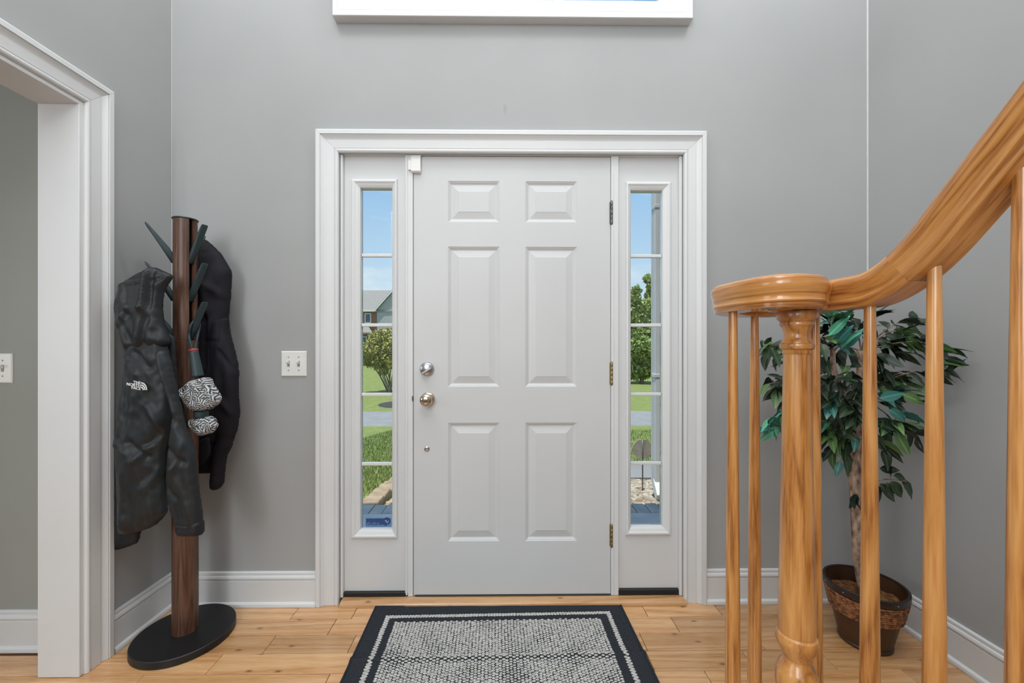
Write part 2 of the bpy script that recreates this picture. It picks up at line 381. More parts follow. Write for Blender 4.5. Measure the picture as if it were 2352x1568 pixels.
while y > -1.75:
    xs = list(joints.get(r_i, []))
    lo = AX if y < YA-.02 else XL-.004
    xs = [q for q in xs if q > lo+.05]
    if not xs: xs = [random.uniform(-1.9, -1.4)]
    while xs[0] > lo+.9: xs.insert(0, xs[0]-random.uniform(.45, .9))
    while xs[-1] < XR-.25: xs.append(xs[-1]+random.uniform(.35, .95))
    xs = [lo]+[q for q in sorted(xs) if lo+.05 < q < XR-.03]+[XR+.004]
    for a, b in zip(xs[:-1], xs[1:]):
        t = random.uniform(-.0006, .0003)
        v, f = boxvf(a+.0010, b-.0010, y-PW+.0010, y-.0010, -.018, t, .0014)
        ob('plank', v, f, M['floor_wood'], fl)
    y -= PW; r_i += 1

# baseboards (swept profile b = proud, h = height)
BP = [(.001, 0), (.028, 0), (.0285, .006), (.026, .014), (.020, .019), (.0165, .020), (.0165, .112), (.014, .114), (.014, .117), (.0185, .121), (.0195, .127), (.017, .134), (.0115, .137), (.0115, .1395), (.013, .141), (.0125, .149), (.009, .152), (.001, .152)]
def strip(name, p0, p1, nrm, prof, mat, parent=None, m0=0, m1=0, ang=25, **k):
    """prof (b, h) swept from p0 to p1 along a wall with outward normal nrm; m0/m1 = mitre shift per unit proud"""
    p0, p1, nrm = Vector(p0), Vector(p1), Vector(nrm); t = (p1-p0).normalized(); n = len(prof); v = []; 
    for p, m in ((p0, m0), (p1, m1)):
        for b, h in prof: v.append(tuple(p+nrm*b+t*(b*m)+Vector((0, 0, h))))
    f = [(i, i+1, n+i+1, n+i) for i in range(n-1)]+[tuple(range(n))[::-1], tuple(range(n, 2*n))]
    o = ob(name, v, f, mat, parent, **k); fixn(o); return auto(o, ang)
cxo0, cxo1 = dx0-CW, dx1+CW
strip('baseboard_front', (XL, 0, .0005), (cxo0-.0005, 0, .0005), (0, -1, 0), BP, M['white'], m0=1, kind='structure', label='white baseboard between the coat stand corner and the door casing', cat='baseboard')
strip('baseboard_front_right', (cxo1+.0005, 0, .0005), (XR, 0, .0005), (0, -1, 0), BP, M['white'], m1=-1, kind='structure', label='white baseboard on the front wall behind the balusters', cat='baseboard')
strip('baseboard_left', (XL, -.0005, .0005), (XL, -.2935, .0005), (1, 0, 0), BP, M['white'], m0=1, kind='structure', label='short white baseboard behind the coat stand base', cat='baseboard')
strip('baseboard_right', (XR, -.0005, .0005), (XR, -1.0, .0005), (-1, 0, 0), BP, M['white'], m0=1, kind='structure', label='white baseboard along the wall behind the potted tree', cat='baseboard')
strip('baseboard_adjoining', (AX, YA, .0005), (XL-LT-.0005, YA, .0005), (0, -1, 0), BP, M['white'], kind='structure', label='white baseboard in the adjoining room at the left edge', cat='baseboard')

# casings: profile (a = distance out from the opening, b = proud of the wall)
CP = [(0, .0005), (0, .010), (.003, .0145), (.008, .0165), (.013, .0155), (.0165, .012), (.018, .0115), (.019, .0135), (.052, .0155), (.0535, .0135), (.055, .0135), (.060, .0150), (.068, .0195), (.0735, .0245), (.0745, .0225), (.0765, .0225), (.0775, .0275), (.094, .0275), (.098, .0255), (.098, .0005)]
def casing(name, u0, u1, z0, z1, mapf, sc=1.0, label=None, bottom=False):
    """three mitred lengths of casing round an opening u0..u1; mapf(u, proud, z)"""
    r = root(name, mapf(u0, 0, z0), label, 'door trim', kind='structure'); g = .0004
    prof = [(a*sc, b) for a, b in CP]; n = len(prof)
    runs = [[(lambda a: (u0-a, z0 if not bottom else z0-a)), (lambda a: (u0-a, z1+a-g))],
            [(lambda a: (u0-a+g, z1+a)), (lambda a: (u1+a-g, z1+a))],
            [(lambda a: (u1+a, z1+a-g)), (lambda a: (u1+a, z0 if not bottom else z0-a))]]
    if bottom: runs.append([(lambda a: (u1+a-g, z0-a)), (lambda a: (u0-a+g, z0-a))])
    for q in runs:
        v = []
        for e in q:
            for a, b in prof:
                u, z = e(a); v.append(mapf(u, b, z))
        f = [(i, i+1, n+i+1, n+i) for i in range(n-1)]+[tuple(range(n))[::-1], tuple(range(n, 2*n))]
        o = ob('casing_length', v, f, M['white'], r); fixn(o); auto(o, 22)
    return r
casing('trim_1', dx0, dx1, .001, dz1, lambda u, b, z: (u, -b, z), label='white moulded casing around the front door and its sidelights')
t2 = casing('trim_2', -oy1, -oy0, .001, oz1, lambda u, b, z: (XL+b, -u, z), .95, label='white moulded casing of the opening at the left edge')
# jamb lining of the left opening
for nm, q in (('jamb', (XL-LT-.004, XL+.004, oy1-.016, oy1+.0008, .001, oz1)), ('jamb', (XL-LT-.004, XL+.004, oy0-.0008, oy0+.016, .001, oz1)), ('head_jamb', (XL-LT-.004, XL+.004, oy0+.0165, oy1-.0165, oz1-.016, oz1+.0008))):
    box(nm, *q, M['white'], t2, .0015)
# thin caulk beads in the two room corners
for nm, xx, sgn, w_, lab in (('trim_3', XR, -1, .0050, 'thin pale caulk line in the corner right of the door'), ('trim_4', XL, 1, .0018, 'fine pale caulk line in the corner behind the coat stand')):
    v = []; n = 6; q = []
    for z in (.155, CEIL-.01):
        for i in range(n+1):
            a = math.pi/2*i/n; v.append((xx+sgn*(.0006+w_*(1-math.sin(a))), -.0006-w_*(1-math.cos(a)), z))
        v.append((xx+sgn*.0006, -.0006, z))
    k = n+2; f = [(i, i+1, k+i+1, k+i) for i in range(n)]+[(n, n+1, k+n+1, k+n), (n+1, 0, k, k+n+1)]
    fixn(ob(nm, v, f, M['caulk'], kind='structure', label=lab, cat='corner trim'))

# ================================================================== DOOR UNIT
DY = .02                                    # plane of the door face
d0, d1 = X(950, DY), X(1402, DY); dzb, dzt = Z(1365, DY), Z(360, DY)
jb = MB()
# frame: outer jambs with a small bead, head, two mullions
jr = root('trim_5', (0, DY, 0), 'white jambs, head and mullions of the front door frame', 'door frame', kind='structure')
m0a, m0b = X(930, .012), X(948.2, .012); m1a, m1b = X(1404, .012), X(1421.5, .012)
box('jamb', dx0+.0006, X(790, .02), .006, .15, .022, dz1-.0006, M['white'], jr, .003, 2)
box('jamb', X(1557.5, .02), dx1-.0006, .006, .15, .022, dz1-.0006, M['white'], jr, .003, 2)
box('head_jamb', X(790, .02)+.0006, X(1557.5, .02)-.0006, .008, .15, dzt+.004, dz1-.0006, M['white'], jr, .003, 2)
for a, b in ((m0a, m0b), (m1a, m1b)):
    mo = box('mullion', a, b, .012, .15, .022, dzt+.0035, M['white'], jr, .003, 2)
    box('bead', a+.004, a+.012, .0095, .0118, .03, dzt, M['white'], mo, .001)
# dark weatherstrip behind the door gap and the door bottom sweep
box('weatherstrip', m0b+.0002, d0-.0002, .024, .060, .03, dzt+.003, M['rubber'], jr)
box('weatherstrip', d1+.0002, m1a-.0002, .024, .060, .03, dzt+.003, M['rubber'], jr)
box('weatherstrip', d0, d1, .024, .060, dzt+.0003, dzt+.0037, M['rubber'], jr)
th = root('trim_6', (0, -.01, 0), 'wooden threshold strip along the foot of the front door', 'threshold', kind='structure')
v = []; x0_, x1_ = X(782, -.02), X(1575, -.02)
prof = [(.0, .0005), (-.034, .0005), (-.034, .006), (-.030, .014), (-.022, .019), (-.010, .021), (.15, .021), (.15, .0005)]
for xx in (x0_, x1_):
    for yy, zz in prof: v.append((xx, yy, zz))
n = len(prof); f = [(i, (i+1) % n, n+(i+1) % n, n+i) for i in range(n)]+[tuple(range(n))[::-1], tuple(range(n, 2*n))]
o = ob('threshold_board', v, f, M['floor_wood'], th); fixn(o); auto(o, 30)
for a, b, z1_ in ((X(786), X(937), Z(1356, .02)), (X(951), X(1405), Z(1364, .02)), (X(1421), X(1569), Z(1353, .02))):
    box('door_sweep', a, b, .012, .05, .0215, z1_, M['rubber'], th, .003)

door = root('door_1', ((d0+d1)/2, DY, dzb), 'white six-panel front door with round knob and deadbolt', 'door', kind='structure')
pans = [(1028, 1146, 416, 510), (1205.5, 1322.5, 416, 510), (1029, 1147, 566.5, 888), (1207, 1325, 566.5, 888), (1030, 1148, 970.5, 1242), (1208.5, 1327, 970.5, 1242)]
PR = [(X(a, DY), X(b, DY), Z(d, DY), Z(c, DY)) for a, b, c, d in pans]
PR = [((PR[i % 2][0]+PR[i % 2+2][0]+PR[i % 2+4][0])/3, (PR[i % 2][1]+PR[i % 2+2][1]+PR[i % 2+4][1])/3, p[2], p[3]) for i, p in enumerate(PR)]
us = [d0, d1]+[q for p in PR for q in p[:2]]; vs = [dzb, dzt]+[q for p in PR for q in p[2:]]
V, Fc = solid_cells(us, vs, lambda u, v: any(p[0] < u < p[1] and p[2] < v < p[3] for p in PR), lambda u, v, s: (u, DY+.044*s, v))
fixn(ob('slab', V, Fc, M['door_paint'], door))
px1 = (d1-d0)/452
for a, b, c, d in PR:
    rings = [(0, 0), (1.0, .0025), (2.5, .003), (6.5, .0085), (8.5, .009), (23, .0022), (24, .0012)]
    v = []; 
    for i, dy in rings:
        k = i*px1; v += [(a+k, DY+dy, c+k), (b-k, DY+dy, c+k), (b-k, DY+dy, d-k), (a+k, DY+dy, d-k)]
    f = []
    for r_ in range(len(rings)-1):
        for k in range(4): f.append((r_*4+k, r_*4+(k+1) % 4, r_*4+4+(k+1) % 4, r_*4+4+k))
    q = len(rings)*4-4; f.append((q, q+1, q+2, q+3))
    nb = len(v); v += [(a, DY+.043, c), (b, DY+.043, c), (b, DY+.043, d), (a, DY+.043, d)]
    f.append((nb+3, nb+2, nb+1, nb))
    for k in range(4): f.append((k, nb+k, nb+(k+1) % 4, (k+1) % 4))
    fixn(ob('panel', v, f, M['door_paint'], door))
# hardware
kc = U(980, 915.5, DY); k_s = .00202
kb = lathe('door_knob', [(.0315, 0), (.0315, -.004), (.029, -.008), (.022, -.0115), (.014, -.014), (.012, -.022), (.014, -.028), (.022, -.033), (.0275, -.041), (.029, -.048), (.0275, -.055), (.022, -.0605), (.012, -.0635), (.001, -.064)], (kc.x+.006, DY-.0003, kc.z), M['knob'], door, 36, 'Y', label='worn metal knob')
lathe('key_button', [(.006, 0), (.006, -.003), (.004, -.004), (.0005, -.004)], (kc.x+.006, DY-.0645, kc.z), M['dark_metal'], kb, 16, 'Y')
bc = U(981, 847, DY)
dbt = lathe('deadbolt', [(.0325, 0), (.0325, -.006), (.030, -.013), (.027, -.0155), (.0005, -.0160)], (bc.x, DY-.0003, bc.z), M['nickel'], door, 36, 'Y', label='round satin deadbolt')
# thumb turn, tilted
a = math.radians(32); v, f = boxvf(-.0245, .0245, -.016, 0, -.0042, .0042, .002)
tt = [(bc.x+.003+p[0]*math.cos(a)-p[2]*math.sin(a), DY-.0165+p[1], bc.z-.006+p[0]*math.sin(a)+p[2]*math.cos(a)) for p in v]
ob('thumb_turn', tt, f, M['nickel'], dbt)
pc = U(980.5, 1030.5, DY); lathe('hole_plug', [(.0125, 0), (.0125, -.0015), (.010, -.003), (.0035, -.003), (.003, -.0022), (.0005, -.0022)], (pc.x, DY-.0003, pc.z), M['nickel'], door, 24, 'Y', label='small grey round plug')
lp = U(947.6, 915, .0115); v, f = lathe_vf([(.0005, -.0022), (.011, -.002), (.0135, 0)], (0, 0, 0), 20, 'Y'); fixn(ob('strike_lip', [(lp.x+p[0]*.28, .0114+p[1], lp.z+p[2]) for p in v], f, M['dark_metal'], jr))
for i, (t, b) in enumerate(((462, 515), (831, 884), (1203, 1256))):
    hp = U(1404, (t+b)/2, DY-.006); h = (b-t)/2/500
    hg = box('hinge', d1-.004, d1+.003, DY-.004, DY+.01, hp.z-h*.96, hp.z+h*.96, M['dark_metal'] if i == 0 else M['brass'], door, .001, label=('dark steel hinge', 'brass hinge', 'brass hinge')[i])
    for k in range(5):
        z0 = hp.z-h+k*2*h/5; lathe('knuckle', [(.0052, 0), (.0060, .001), (.0060, 2*h/5-.0016), (.0052, 2*h/5-.0006)], (d1+.0045, DY-.007, z0), M['dark_metal'] if i == 0 else M['brass'], hg, 14)
    for z0 in (hp.z-h, hp.z+h-.0006): lathe('pin_tip', [(.0045, -.001), (.0052, .001), (.003, .004), (.0005, .005)] if z0 > hp.z else [(.0005, -.004), (.003, -.003), (.0048, .0)], (d1+.0045, DY-.007, z0), M['dark_metal'] if i == 0 else M['brass'], hg, 12)

# door sensor
sa, sb_ = U(946, 399, DY), U(967.5, 358.5, DY)
sn = root('door_sensor', (sa.x, DY, sa.z), 'small white alarm contact at the top left corner of the front door', 'sensor')
prof = [(sa.z, -.0005), (sa.z, -.013), (sa.z+.006, -.020), (sb_.z-.024, -.021), (sb_.z-.016, -.017), (sb_.z, -.012), (sb_.z, -.0005)]
v = [(xx, DY+b, z) for xx in (sa.x, sb_.x) for z, b in prof]; n = len(prof)
fixn(ob('housing', v, [(i, (i+1) % n, n+(i+1) % n, n+i) for i in range(n)]+[tuple(range(n)), tuple(range(n, 2*n))], M['plate'], sn))
ma, mb_ = U(938.5, 392, .012), U(945, 371, .012)
box('magnet', ma.x, mb_.x, .0008, .0115, ma.z, mb_.z, M['plate'], sn, .002, 2)

# sidelights
def sidelight(name, a, b, fr, gl, ztop, zbot, sill, lab):
    """a,b panel px; fr = frame outer px (x0,x1,y0,y1); gl = glass px (x0,x1,y0,y1)"""
    y0 = .026; r = root(name, (X((a+b)/2, y0), y0, zbot), lab, 'sidelight window', kind='structure')
    pa, pb = X(a, y0)-.003, X(b, y0)+.003
    f0, f1, fz1, fz0 = X(fr[0], y0), X(fr[1], y0), Z(fr[2], y0), Z(fr[3], y0)
    g0, g1, gz1, gz0 = X(gl[0], y0), X(gl[1], y0), Z(gl[2], y0), Z(gl[3], y0)
    V, Fc = solid_cells([pa, f0+.012, f1-.012, pb], [zbot, fz0+.012, fz1-.012, ztop], lambda u, v: f0+.012 < u < f1-.012 and fz0+.012 < v < fz1-.012, lambda u, v, s: (u, y0+.044*s, v))
    fixn(ob('panel', V, Fc, M['side_paint'], r))
    # raised lite frame (swept rectangle profile): d = inward from outer edge, p = proud
    prof = [(0, .0003), (.001, .006), (.004, .0105), (.009, .012), (.0125, .0095), (.0145, .0065), (.0175, .0055), (.026, -.004), (.0275, -.0245), (.0275, -.035), (.0, -.035)]
    G = ((f0, fz0), (f1, fz0), (f1, fz1), (f0, fz1)); sg = ((1, 1), (-1, 1), (-1, -1), (1, -1))
    sx = (g0-f0, f1-g1); sz = (gz0-fz0, fz1-gz1)
    for e in range(4):
        v = []
        for c_ in (e, (e+1) % 4):
            kx = (sx[0] if sg[c_][0] > 0 else sx[1])/.0275; kz = (sz[0] if sg[c_][1] > 0 else sz[1])/.0275
            for d, p in prof: v.append((G[c_][0]+sg[c_][0]*d*kx, y0-p, G[c_][1]+sg[c_][1]*d*kz))
        n = len(prof); f = [(i, (i+1) % n, n+(i+1) % n, n+i) for i in range(n)]+[tuple(range(n)), tuple(range(n, 2*n))]
        o = ob('lite_frame', v, f, M['white'], r); fixn(o); auto(o, 25)
    ms = [Z(q, y0+.02) for q in (587.5, 746.5, 905, 1063.5)]
    for z in ms: box('muntin', g0+.0003, g1-.0003, y0+.012, y0+.030, z-.0078, z+.0078, M['white'], r, .003, 2)
    zs = [gz0]+ms[::-1]+[gz1]
    for i in range(5): box('pane', g0+.0003, g1-.0003, y0+.0185, y0+.0225, zs[i]+(.0004 if i == 0 else .008), zs[i+1]-(.0004 if i == 4 else .008), M['glass'], r)
    return r, (g0, g1, gz0, gz1, y0)
s1, g1_ = sidelight('window_1', 790.5, 930, (807, 914, 413, 1234.5), (828, 899.5, 432.5, 1214), dzt+.0035, Z(1356, .026), 0, 'narrow five-pane sidelight left of the front door')
s2, g2_ = sidelight('window_2', 1421.5, 1557.5, (1436, 1541, 416.5, 1230), (1450, 1521.5, 436, 1210), dzt+.0035, Z(1353, .026), 0, 'narrow five-pane sidelight right of the front door')
# alarm sticker on the lowest left pane
M['stk'] = noisy('sticker_blue', (.10, .24, .42), .1, 40, .4); M['stk2'] = noisy('sticker_dark_blue', (.02, .06, .20), .1, 40, .4); M['stk3'] = noisy('sticker_pale', (.45, .62, .75), .05, 40, .4)
ys = .0435
sk = root('alarm_sticker', U(868, 1210, ys), 'blue alarm sticker with round emblem at the foot of the left sidelight', 'sticker')
q0, q1 = U(839.5, 1210, ys), U(898, 1189, ys)
box('backing', q0.x, q1.x, ys, ys+.0007, q0.z, q1.z, M['stk'], sk)
e = .0035; box('dark_field', q0.x+e, q1.x-e-.016, ys-.0006, ys-.0001, q0.z+e*1.6, q1.z-e*.8, M['stk2'], sk)
for k in range(7):
    xx = q0.x+.006+k*.0085; box('print_stroke', xx, xx+.0055, ys-.0011, ys-.0007, q0.z+.013+.002*(k % 2), q0.z+.0175+.003*((k+1) % 3), M['stk'], sk)
box('print_line', q0.x+.005, q1.x-.03, ys-.0011, ys-.0007, q0.z+.0085, q0.z+.0098, M['stk3'], sk)
em = U(888.5, 1196, ys); lathe('emblem', [(.0175, -.0007), (.0175, -.0015), (.0002, -.0015)], (em.x, ys, em.z), M['stk2'], sk, 28, 'Y')
tube('emblem_mark', [(em.x-.008+.006*t, ys-.0018, em.z-.002+.006*math.sin(t*2.6)) for t in np.linspace(0, 2.7, 14)], .0013, M['stk3'], sk, 6)

# high window over the door
w3 = root('window_3', ((wx0+wx1)/2, .03, wz0), 'wide white-framed window high above the front door', 'window', kind='structure')
def rectframe(name, x0, x1, z0, z1, prof, y0, mat, parent):
    G = ((x0, z0), (x1, z0), (x1, z1), (x0, z1)); sg = ((1, 1), (-1, 1), (-1, -1), (1, -1)); n = len(prof)
    for e in range(4):
        v = []
        for c_ in (e, (e+1) % 4):
            for d, p in prof: v.append((G[c_][0]+sg[c_][0]*d, y0-p, G[c_][1]+sg[c_][1]*d))
        f = [(i, (i+1) % n, n+(i+1) % n, n+i) for i in range(n)]+[tuple(range(n)), tuple(range(n, 2*n))]
        o = ob(name, v, f, mat, parent); fixn(o); auto(o, 25)
tx0, tx1, tz0 = X(764, -.04), X(1591, -.04), Z(38, -.045)
rectframe('casing_length', tx0, tx1, tz0, wz1+(wz0-tz0), [(0, .0005), (0, .042), (.002, .045), (.020, .045), (.023, .041), (.027, .041), (.030, .042), (.036, .040), (.075, .024), (.098, .012), (.100, .008), (.130, -.02), (.130, -.05), (.118, -.05), (.10, .0005)], 0, M['white'], w3)
ix0, ix1, iz0 = tx0+.13, tx1-.13, tz0+.13; iz1 = wz1+(wz0-tz0)-.13
box('mullion', (ix0+ix1)/2+.19, (ix0+ix1)/2+.235, .03, .055, iz0+.0005, iz1-.0005, M['white'], w3, .004)
box('mullion', (ix0+ix1)/2-.46, (ix0+ix1)/2-.415, .03, .055, iz0+.0005, iz1-.0005, M['white'], w3, .004)
for a, b in ((ix0, (ix0+ix1)/2-.46), ((ix0+ix1)/2-.415, (ix0+ix1)/2+.19), ((ix0+ix1)/2+.235, ix1)): box('pane', a+.0005, b-.0005, .04, .044, iz0+.0005, iz1-.0005, M['glass'], w3)

# ================================================================== LIGHT SWITCHES
def switch(c, w, h, gangs, y, lab):
    r = root('light_switch', (c.x, y, c.z), lab, 'light switch')
    v = []; b = .004; 
    for dx, dy in ((0, -.0003), (0, -.003), (b, -.006)): v += [(c.x-w/2+dx, y+dy, c.z-h/2+dx), (c.x+w/2-dx, y+dy, c.z-h/2+dx), (c.x+w/2-dx, y+dy, c.z+h/2-dx), (c.x-w/2+dx, y+dy, c.z+h/2-dx)]
    f = [(k, (k+1) % 4, 4+(k+1) % 4, 4+k) for k in range(4)]+[(4+k, 4+(k+1) % 4, 8+(k+1) % 4, 8+k) for k in range(4)]+[(8, 9, 10, 11), (3, 2, 1, 0)]
    fixn(ob('cover_plate', v, f, M['plate'], r))
    for gx in gangs:
        x0 = c.x+gx; fr = box('toggle_slot', x0-.0055, x0+.0055, y-.0066, y-.0061, c.z-.013, c.z+.013, M['slot'], r)
        a = math.radians(28); vv, ff = boxvf(-.0042, .0042, -.017, 0, -.0055, .0055, .0012)
        ob('toggle', [(x0+p[0], y-.0067+p[1]*math.cos(a)+p[2]*math.sin(a)*.0, c.z+.003+p[2]-p[1]*math.sin(a)) for p in vv], ff, M['plate'], r)
        for dz in (-.030, .030): lathe('screw', [(.0032, 0), (.003, -.0008), (.0004, -.0011)], (x0, y-.0061, c.z+dz), M['slot'], r, 12, 'Y')
switch(U(676, 835, 0), .115, .115, (-.023, .023), 0, 'white double light switch on the grey wall left of the door')
cs = U(-3.5, 845.5, YA); switch(cs, .115, .115, (-.023, .023), YA, 'white light switch cut off by the left edge of the photo')

# ================================================================== DOORMAT
mat_dark = noisy('mat_dark_yarn', (.030, .034, .041), .25, 240, .95, .5, 500, .1, bdist=.003)
mat_pale = noisy('mat_pale_yarn', (.47, .46, .44), .22, 120, .95, .3, 500, .1, bdist=.002)
A = UF(862.5, 1389, .009); B = UF(1423, 1378.5, .009); A2 = UF(801, 1515, .009); B2 = UF(1475, 1499, .009)
uax = (B-A); RW = uax.length; uax.normalize(); vax = Vector((uax.y, -uax.x, 0)); RD = .78
A = A+vax*.004
dm = root('doormat', A+uax*RW/2+vax*RD/2-Vector((0, 0, A.z)), 'dark bordered woven doormat with pale looped field before the door', 'doormat')
YC = .312                                   # crease distance from the far edge
def mh(v_):                                 # height of the mat surface
    d = (v_-YC); return .0065+.0075*math.exp(-((d-.006)/.012)**2)*(1 if d > 0 else math.exp(-(d/.003)**2)) + (.0015 if d > 0 else 0)
nu, nv = 60, 156; V = []; Fc = []
for j in range(nv+1):
    for i in range(nu+1):
        u_, v_ = RW*i/nu, RD*j/nv
        wob = .0015*noise.noise((u_*9, v_*9, 3))
        p = A+uax*u_+vax*(v_+.006*math.sin(u_*5+1)*0); V.append((p.x, p.y, mh(v_)+wob+.0005))
k = (nu+1)
for j in range(nv):
    for i in range(nu): Fc.append((j*k+i, (j+1)*k+i, (j+1)*k+i+1, j*k+i+1))
nb = len(V); V += [(p[0], p[1], .0008) for p in V]; 
for j in range(nv):
    for i in range(nu): Fc.append((nb+j*k+i, nb+j*k+i+1, nb+(j+1)*k+i+1, nb+(j+1)*k+i))
for i in range(nu): Fc += [(i, i+1, nb+i+1, nb+i), (nv*k+i+1, nv*k+i, nb+nv*k+i, nb+nv*k+i+1)]
for j in range(nv): Fc += [((j+1)*k, j*k, nb+j*k, nb+(j+1)*k), (j*k+nu, (j+1)*k+nu, nb+(j+1)*k+nu, nb+j*k+nu)]
fixn(ob('backing', V, Fc, mat_dark, dm, smooth=True))
def stitch(u_, v_, lu, lv, h):              # one loop of yarn: low dome, long in u
    z0 = mh(v_)+.0004; out = []
    for du, dv, dz in ((-.5, -.18, 0), (-.5, .18, 0), (0, .5, 0), (.5, .18, 0), (.5, -.18, 0), (0, -.5, 0), (-.24, 0, h*.85), (.24, 0, h)):
        p = A+uax*(u_+du*lu)+vax*(v_+dv*lv); out.append((p.x, p.y, z0+dz))
    return out, [(0, 1, 6), (1, 2, 6), (2, 7, 6), (2, 3, 7), (3, 4, 7), (4, 5, 7), (5, 6, 7), (5, 0, 6)]
b1 = MB(); s0, s1_, c0 = .072, .0865, .114
pu, pv = .0150, .0112
u_ = c0+pu*.4; row = 0
while u_ < RW-c0:
    v_ = c0+(pv/2 if row % 2 else 0)
    while v_ < RD-c0:
        j1, j2 = random.uniform(-.0014, .0014), random.uniform(-.001, .001)
        b1.add(*stitch(u_+j1, v_+j2, pu*random.uniform(.80, 1.0), pv*random.uniform(.80, 1.02), .0045)); v_ += pv
    u_ += pu*.86; row += 1
b1.build('looped_field', mat_pale, dm, smooth=True, kind='stuff')
b2 = MB()
def line(u0, v0, u1, v1):
    n = int(math.hypot(u1-u0, v1-v0)/.0125)
    for i in range(n+1):
        t = i/n; u_ = u0+(u1-u0)*t; v_ = v0+(v1-v0)*t
        b2.add(*stitch(u_+random.uniform(-.001, .001), v_+random.uniform(-.001, .001), .0135 if u0 != u1 else .014, .013 if u0 != u1 else .0135, .0042))
for off in (0, .008):
    a_, b_ = s0+off, RW-s0-off; c_, d_ = s0+off, RD-s0-off
    line(a_, c_, b_, c_); line(a_, d_, b_, d_); line(a_, c_, a_, d_); line(b_, c_, b_, d_)
b2.build('pale_border_stripe', mat_pale, dm, smooth=True)
ed = [A+uax*u_+vax*v_ for u_, v_ in ((.003, .003), (RW-.003, .003), (RW-.003, RD-.003), (.003, RD-.003))]
eb = MB()
for (p, q), (v0, v1) in zip(zip(ed, ed[1:]+ed[:1]), ((0, 0), (0, RD), (RD, RD), (RD, 0))):
    pts = []
    for i in range(81):
        t = i/80; w_ = p.lerp(q, t); pts.append((w_.x, w_.y, mh(v0+(v1-v0)*t)-.0005))
    eb.add(*tube_vf(pts, .0038, 8))
eb.build('bound_edge', mat_dark, dm, smooth=True)

# ================================================================== COAT STAND
SC = Vector((-1.283, -.209, 0)); BH = .030
st = root('coat_stand', SC, 'brown wooden pole coat stand with fold-out hooks on a black disc base', 'coat stand')
lathe('base', [(.0005, .0005), (.168, .0005), (.1715, .003), (.1715, BH-.003), (.1685, BH), (.0005, BH)], SC, M['black'], st, 72, cap=False)
PR_ = .0425
lathe('lower_pole', [(PR_-.012, BH+.0003), (PR_+.001, BH+.0003), (PR_+.001, 1.198), (PR_-.003, 1.2005), (PR_-.012, 1.2005)], SC, M['walnut'], st, 48, cap=False)
AZ = [math.radians(-22), math.radians(98), math.radians(-142)]
for i in range(3):
    a0 = AZ[i]+math.radians(13); a1 = AZ[(i+1) % 3]-math.radians(13)
    if a1 < a0: a1 += 2*math.pi
    V = []; Fc = []; n = 14; ro, ri = PR_-.002, PR_-.014
    for z in (1.201, 1.683):
        for rr in (ro, ri):
            for k in range(n+1):
                a = a0+(a1-a0)*k/n; V.append((SC.x+rr*math.cos(a), SC.y+rr*math.sin(a), z))
    m_ = n+1
    for k in range(n): Fc += [(k, k+1, 2*m_+k+1, 2*m_+k), (m_+k+1, m_+k, 3*m_+k, 3*m_+k+1), (k+1, k, m_+k, m_+k+1), (2*m_+k, 2*m_+k+1, 3*m_+k+1, 3*m_+k)]
    Fc += [(0, 2*m_, 3*m_, m_), (n, m_+n, 3*m_+n, 2*m_+n)]
    o = ob('stave', V, Fc, M['walnut'], st); fixn(o); auto(o, 30)
lathe('core', [(.020, 1.201), (.020, 1.683)], SC, M['rubber'], st, 24)
lathe('top_cap', [(.0005, 1.6835), (PR_, 1.6835), (PR_+.0015, 1.6855), (PR_, 1.6885), (.0005, 1.6895)], SC, M['teal'], st, 40, cap=False)
def hook(az, z0):
    d = Vector((math.cos(az), math.sin(az), 0)); t = Vector((-d.y, d.x, 0)); sec = []
    # (radial, height, half tangential width, half thickness)
    P = [(.026, -.008, .006, .010), (.034, -.004, .0085, .0125), (.060, .042, .0105, .0115), (.090, .088, .0120, .008), (.116, .127, .0125, .0045), (.121, .134, .0115, .002)]
    ax = Vector((.095, .14)).normalized(); nr = Vector((ax.y, -ax.x))
    V = []; n = 10
    for r_, h_, w_, th_ in P:
        for k in range(n):
            a = 2*math.pi*k/n; cw = math.copysign(abs(math.cos(a))**.6, math.cos(a)); sw = math.copysign(abs(math.sin(a))**.6, math.sin(a))
            rr = r_+nr.x*th_*sw; hh = h_+nr.y*th_*sw
            V.append(tuple(SC+d*rr+t*(w_*cw)+Vector((0, 0, z0+hh))))
    Fc = []
    for i in range(len(P)-1):
        for k in range(n): Fc.append((i*n+k, i*n+(k+1) % n, (i+1)*n+(k+1) % n, (i+1)*n+k))
    Fc += [tuple(range(n))[::-1], tuple(range((len(P)-1)*n, len(P)*n))]
    o = ob('hook', V, Fc, M['teal'], st); fixn(o); auto(o, 50)
for z0 in (1.518, 1.366, 1.214):
    for az in AZ: hook(az, z0)

# ================================================================== JACKETS AND UMBRELLA
c1 = lambda L_: [(240+a/2.8, 480+b/2.8) for a, b in L_]
c2 = lambda L_: [(240+a/2.8, 1000+b/2.8) for a, b in L_]
cf1 = lambda L_: [(240+a/2.8, 480+b/2.8, 240+c/2.8, 480+d/2.8, am, w) for a, b, c, d, am, w in L_]
cf2 = lambda L_: [(240+a/2.8, 1000+b/2.8, 240+c/2.8, 1000+d/2.8, am, w) for a, b, c, d, am, w in L_]
jk1 = noisy('rain_shell_charcoal', (.011, .015, .019), .18, 12, .48, .12, 900, .40, bdist=.0006, col2=(.015, .0155, .016))
jk1d = noisy('rain_shell_black_lining', (.006, .007, .009), .2, 20, .6)
jk2 = noisy('softshell_plum_black', (.012, .0105, .015), .12, 10, .75, .2, 700, .25, bdist=.0006)
jk2d = noisy('softshell_seam', (.008, .007, .010), .1, 10, .8)
JY = -.335
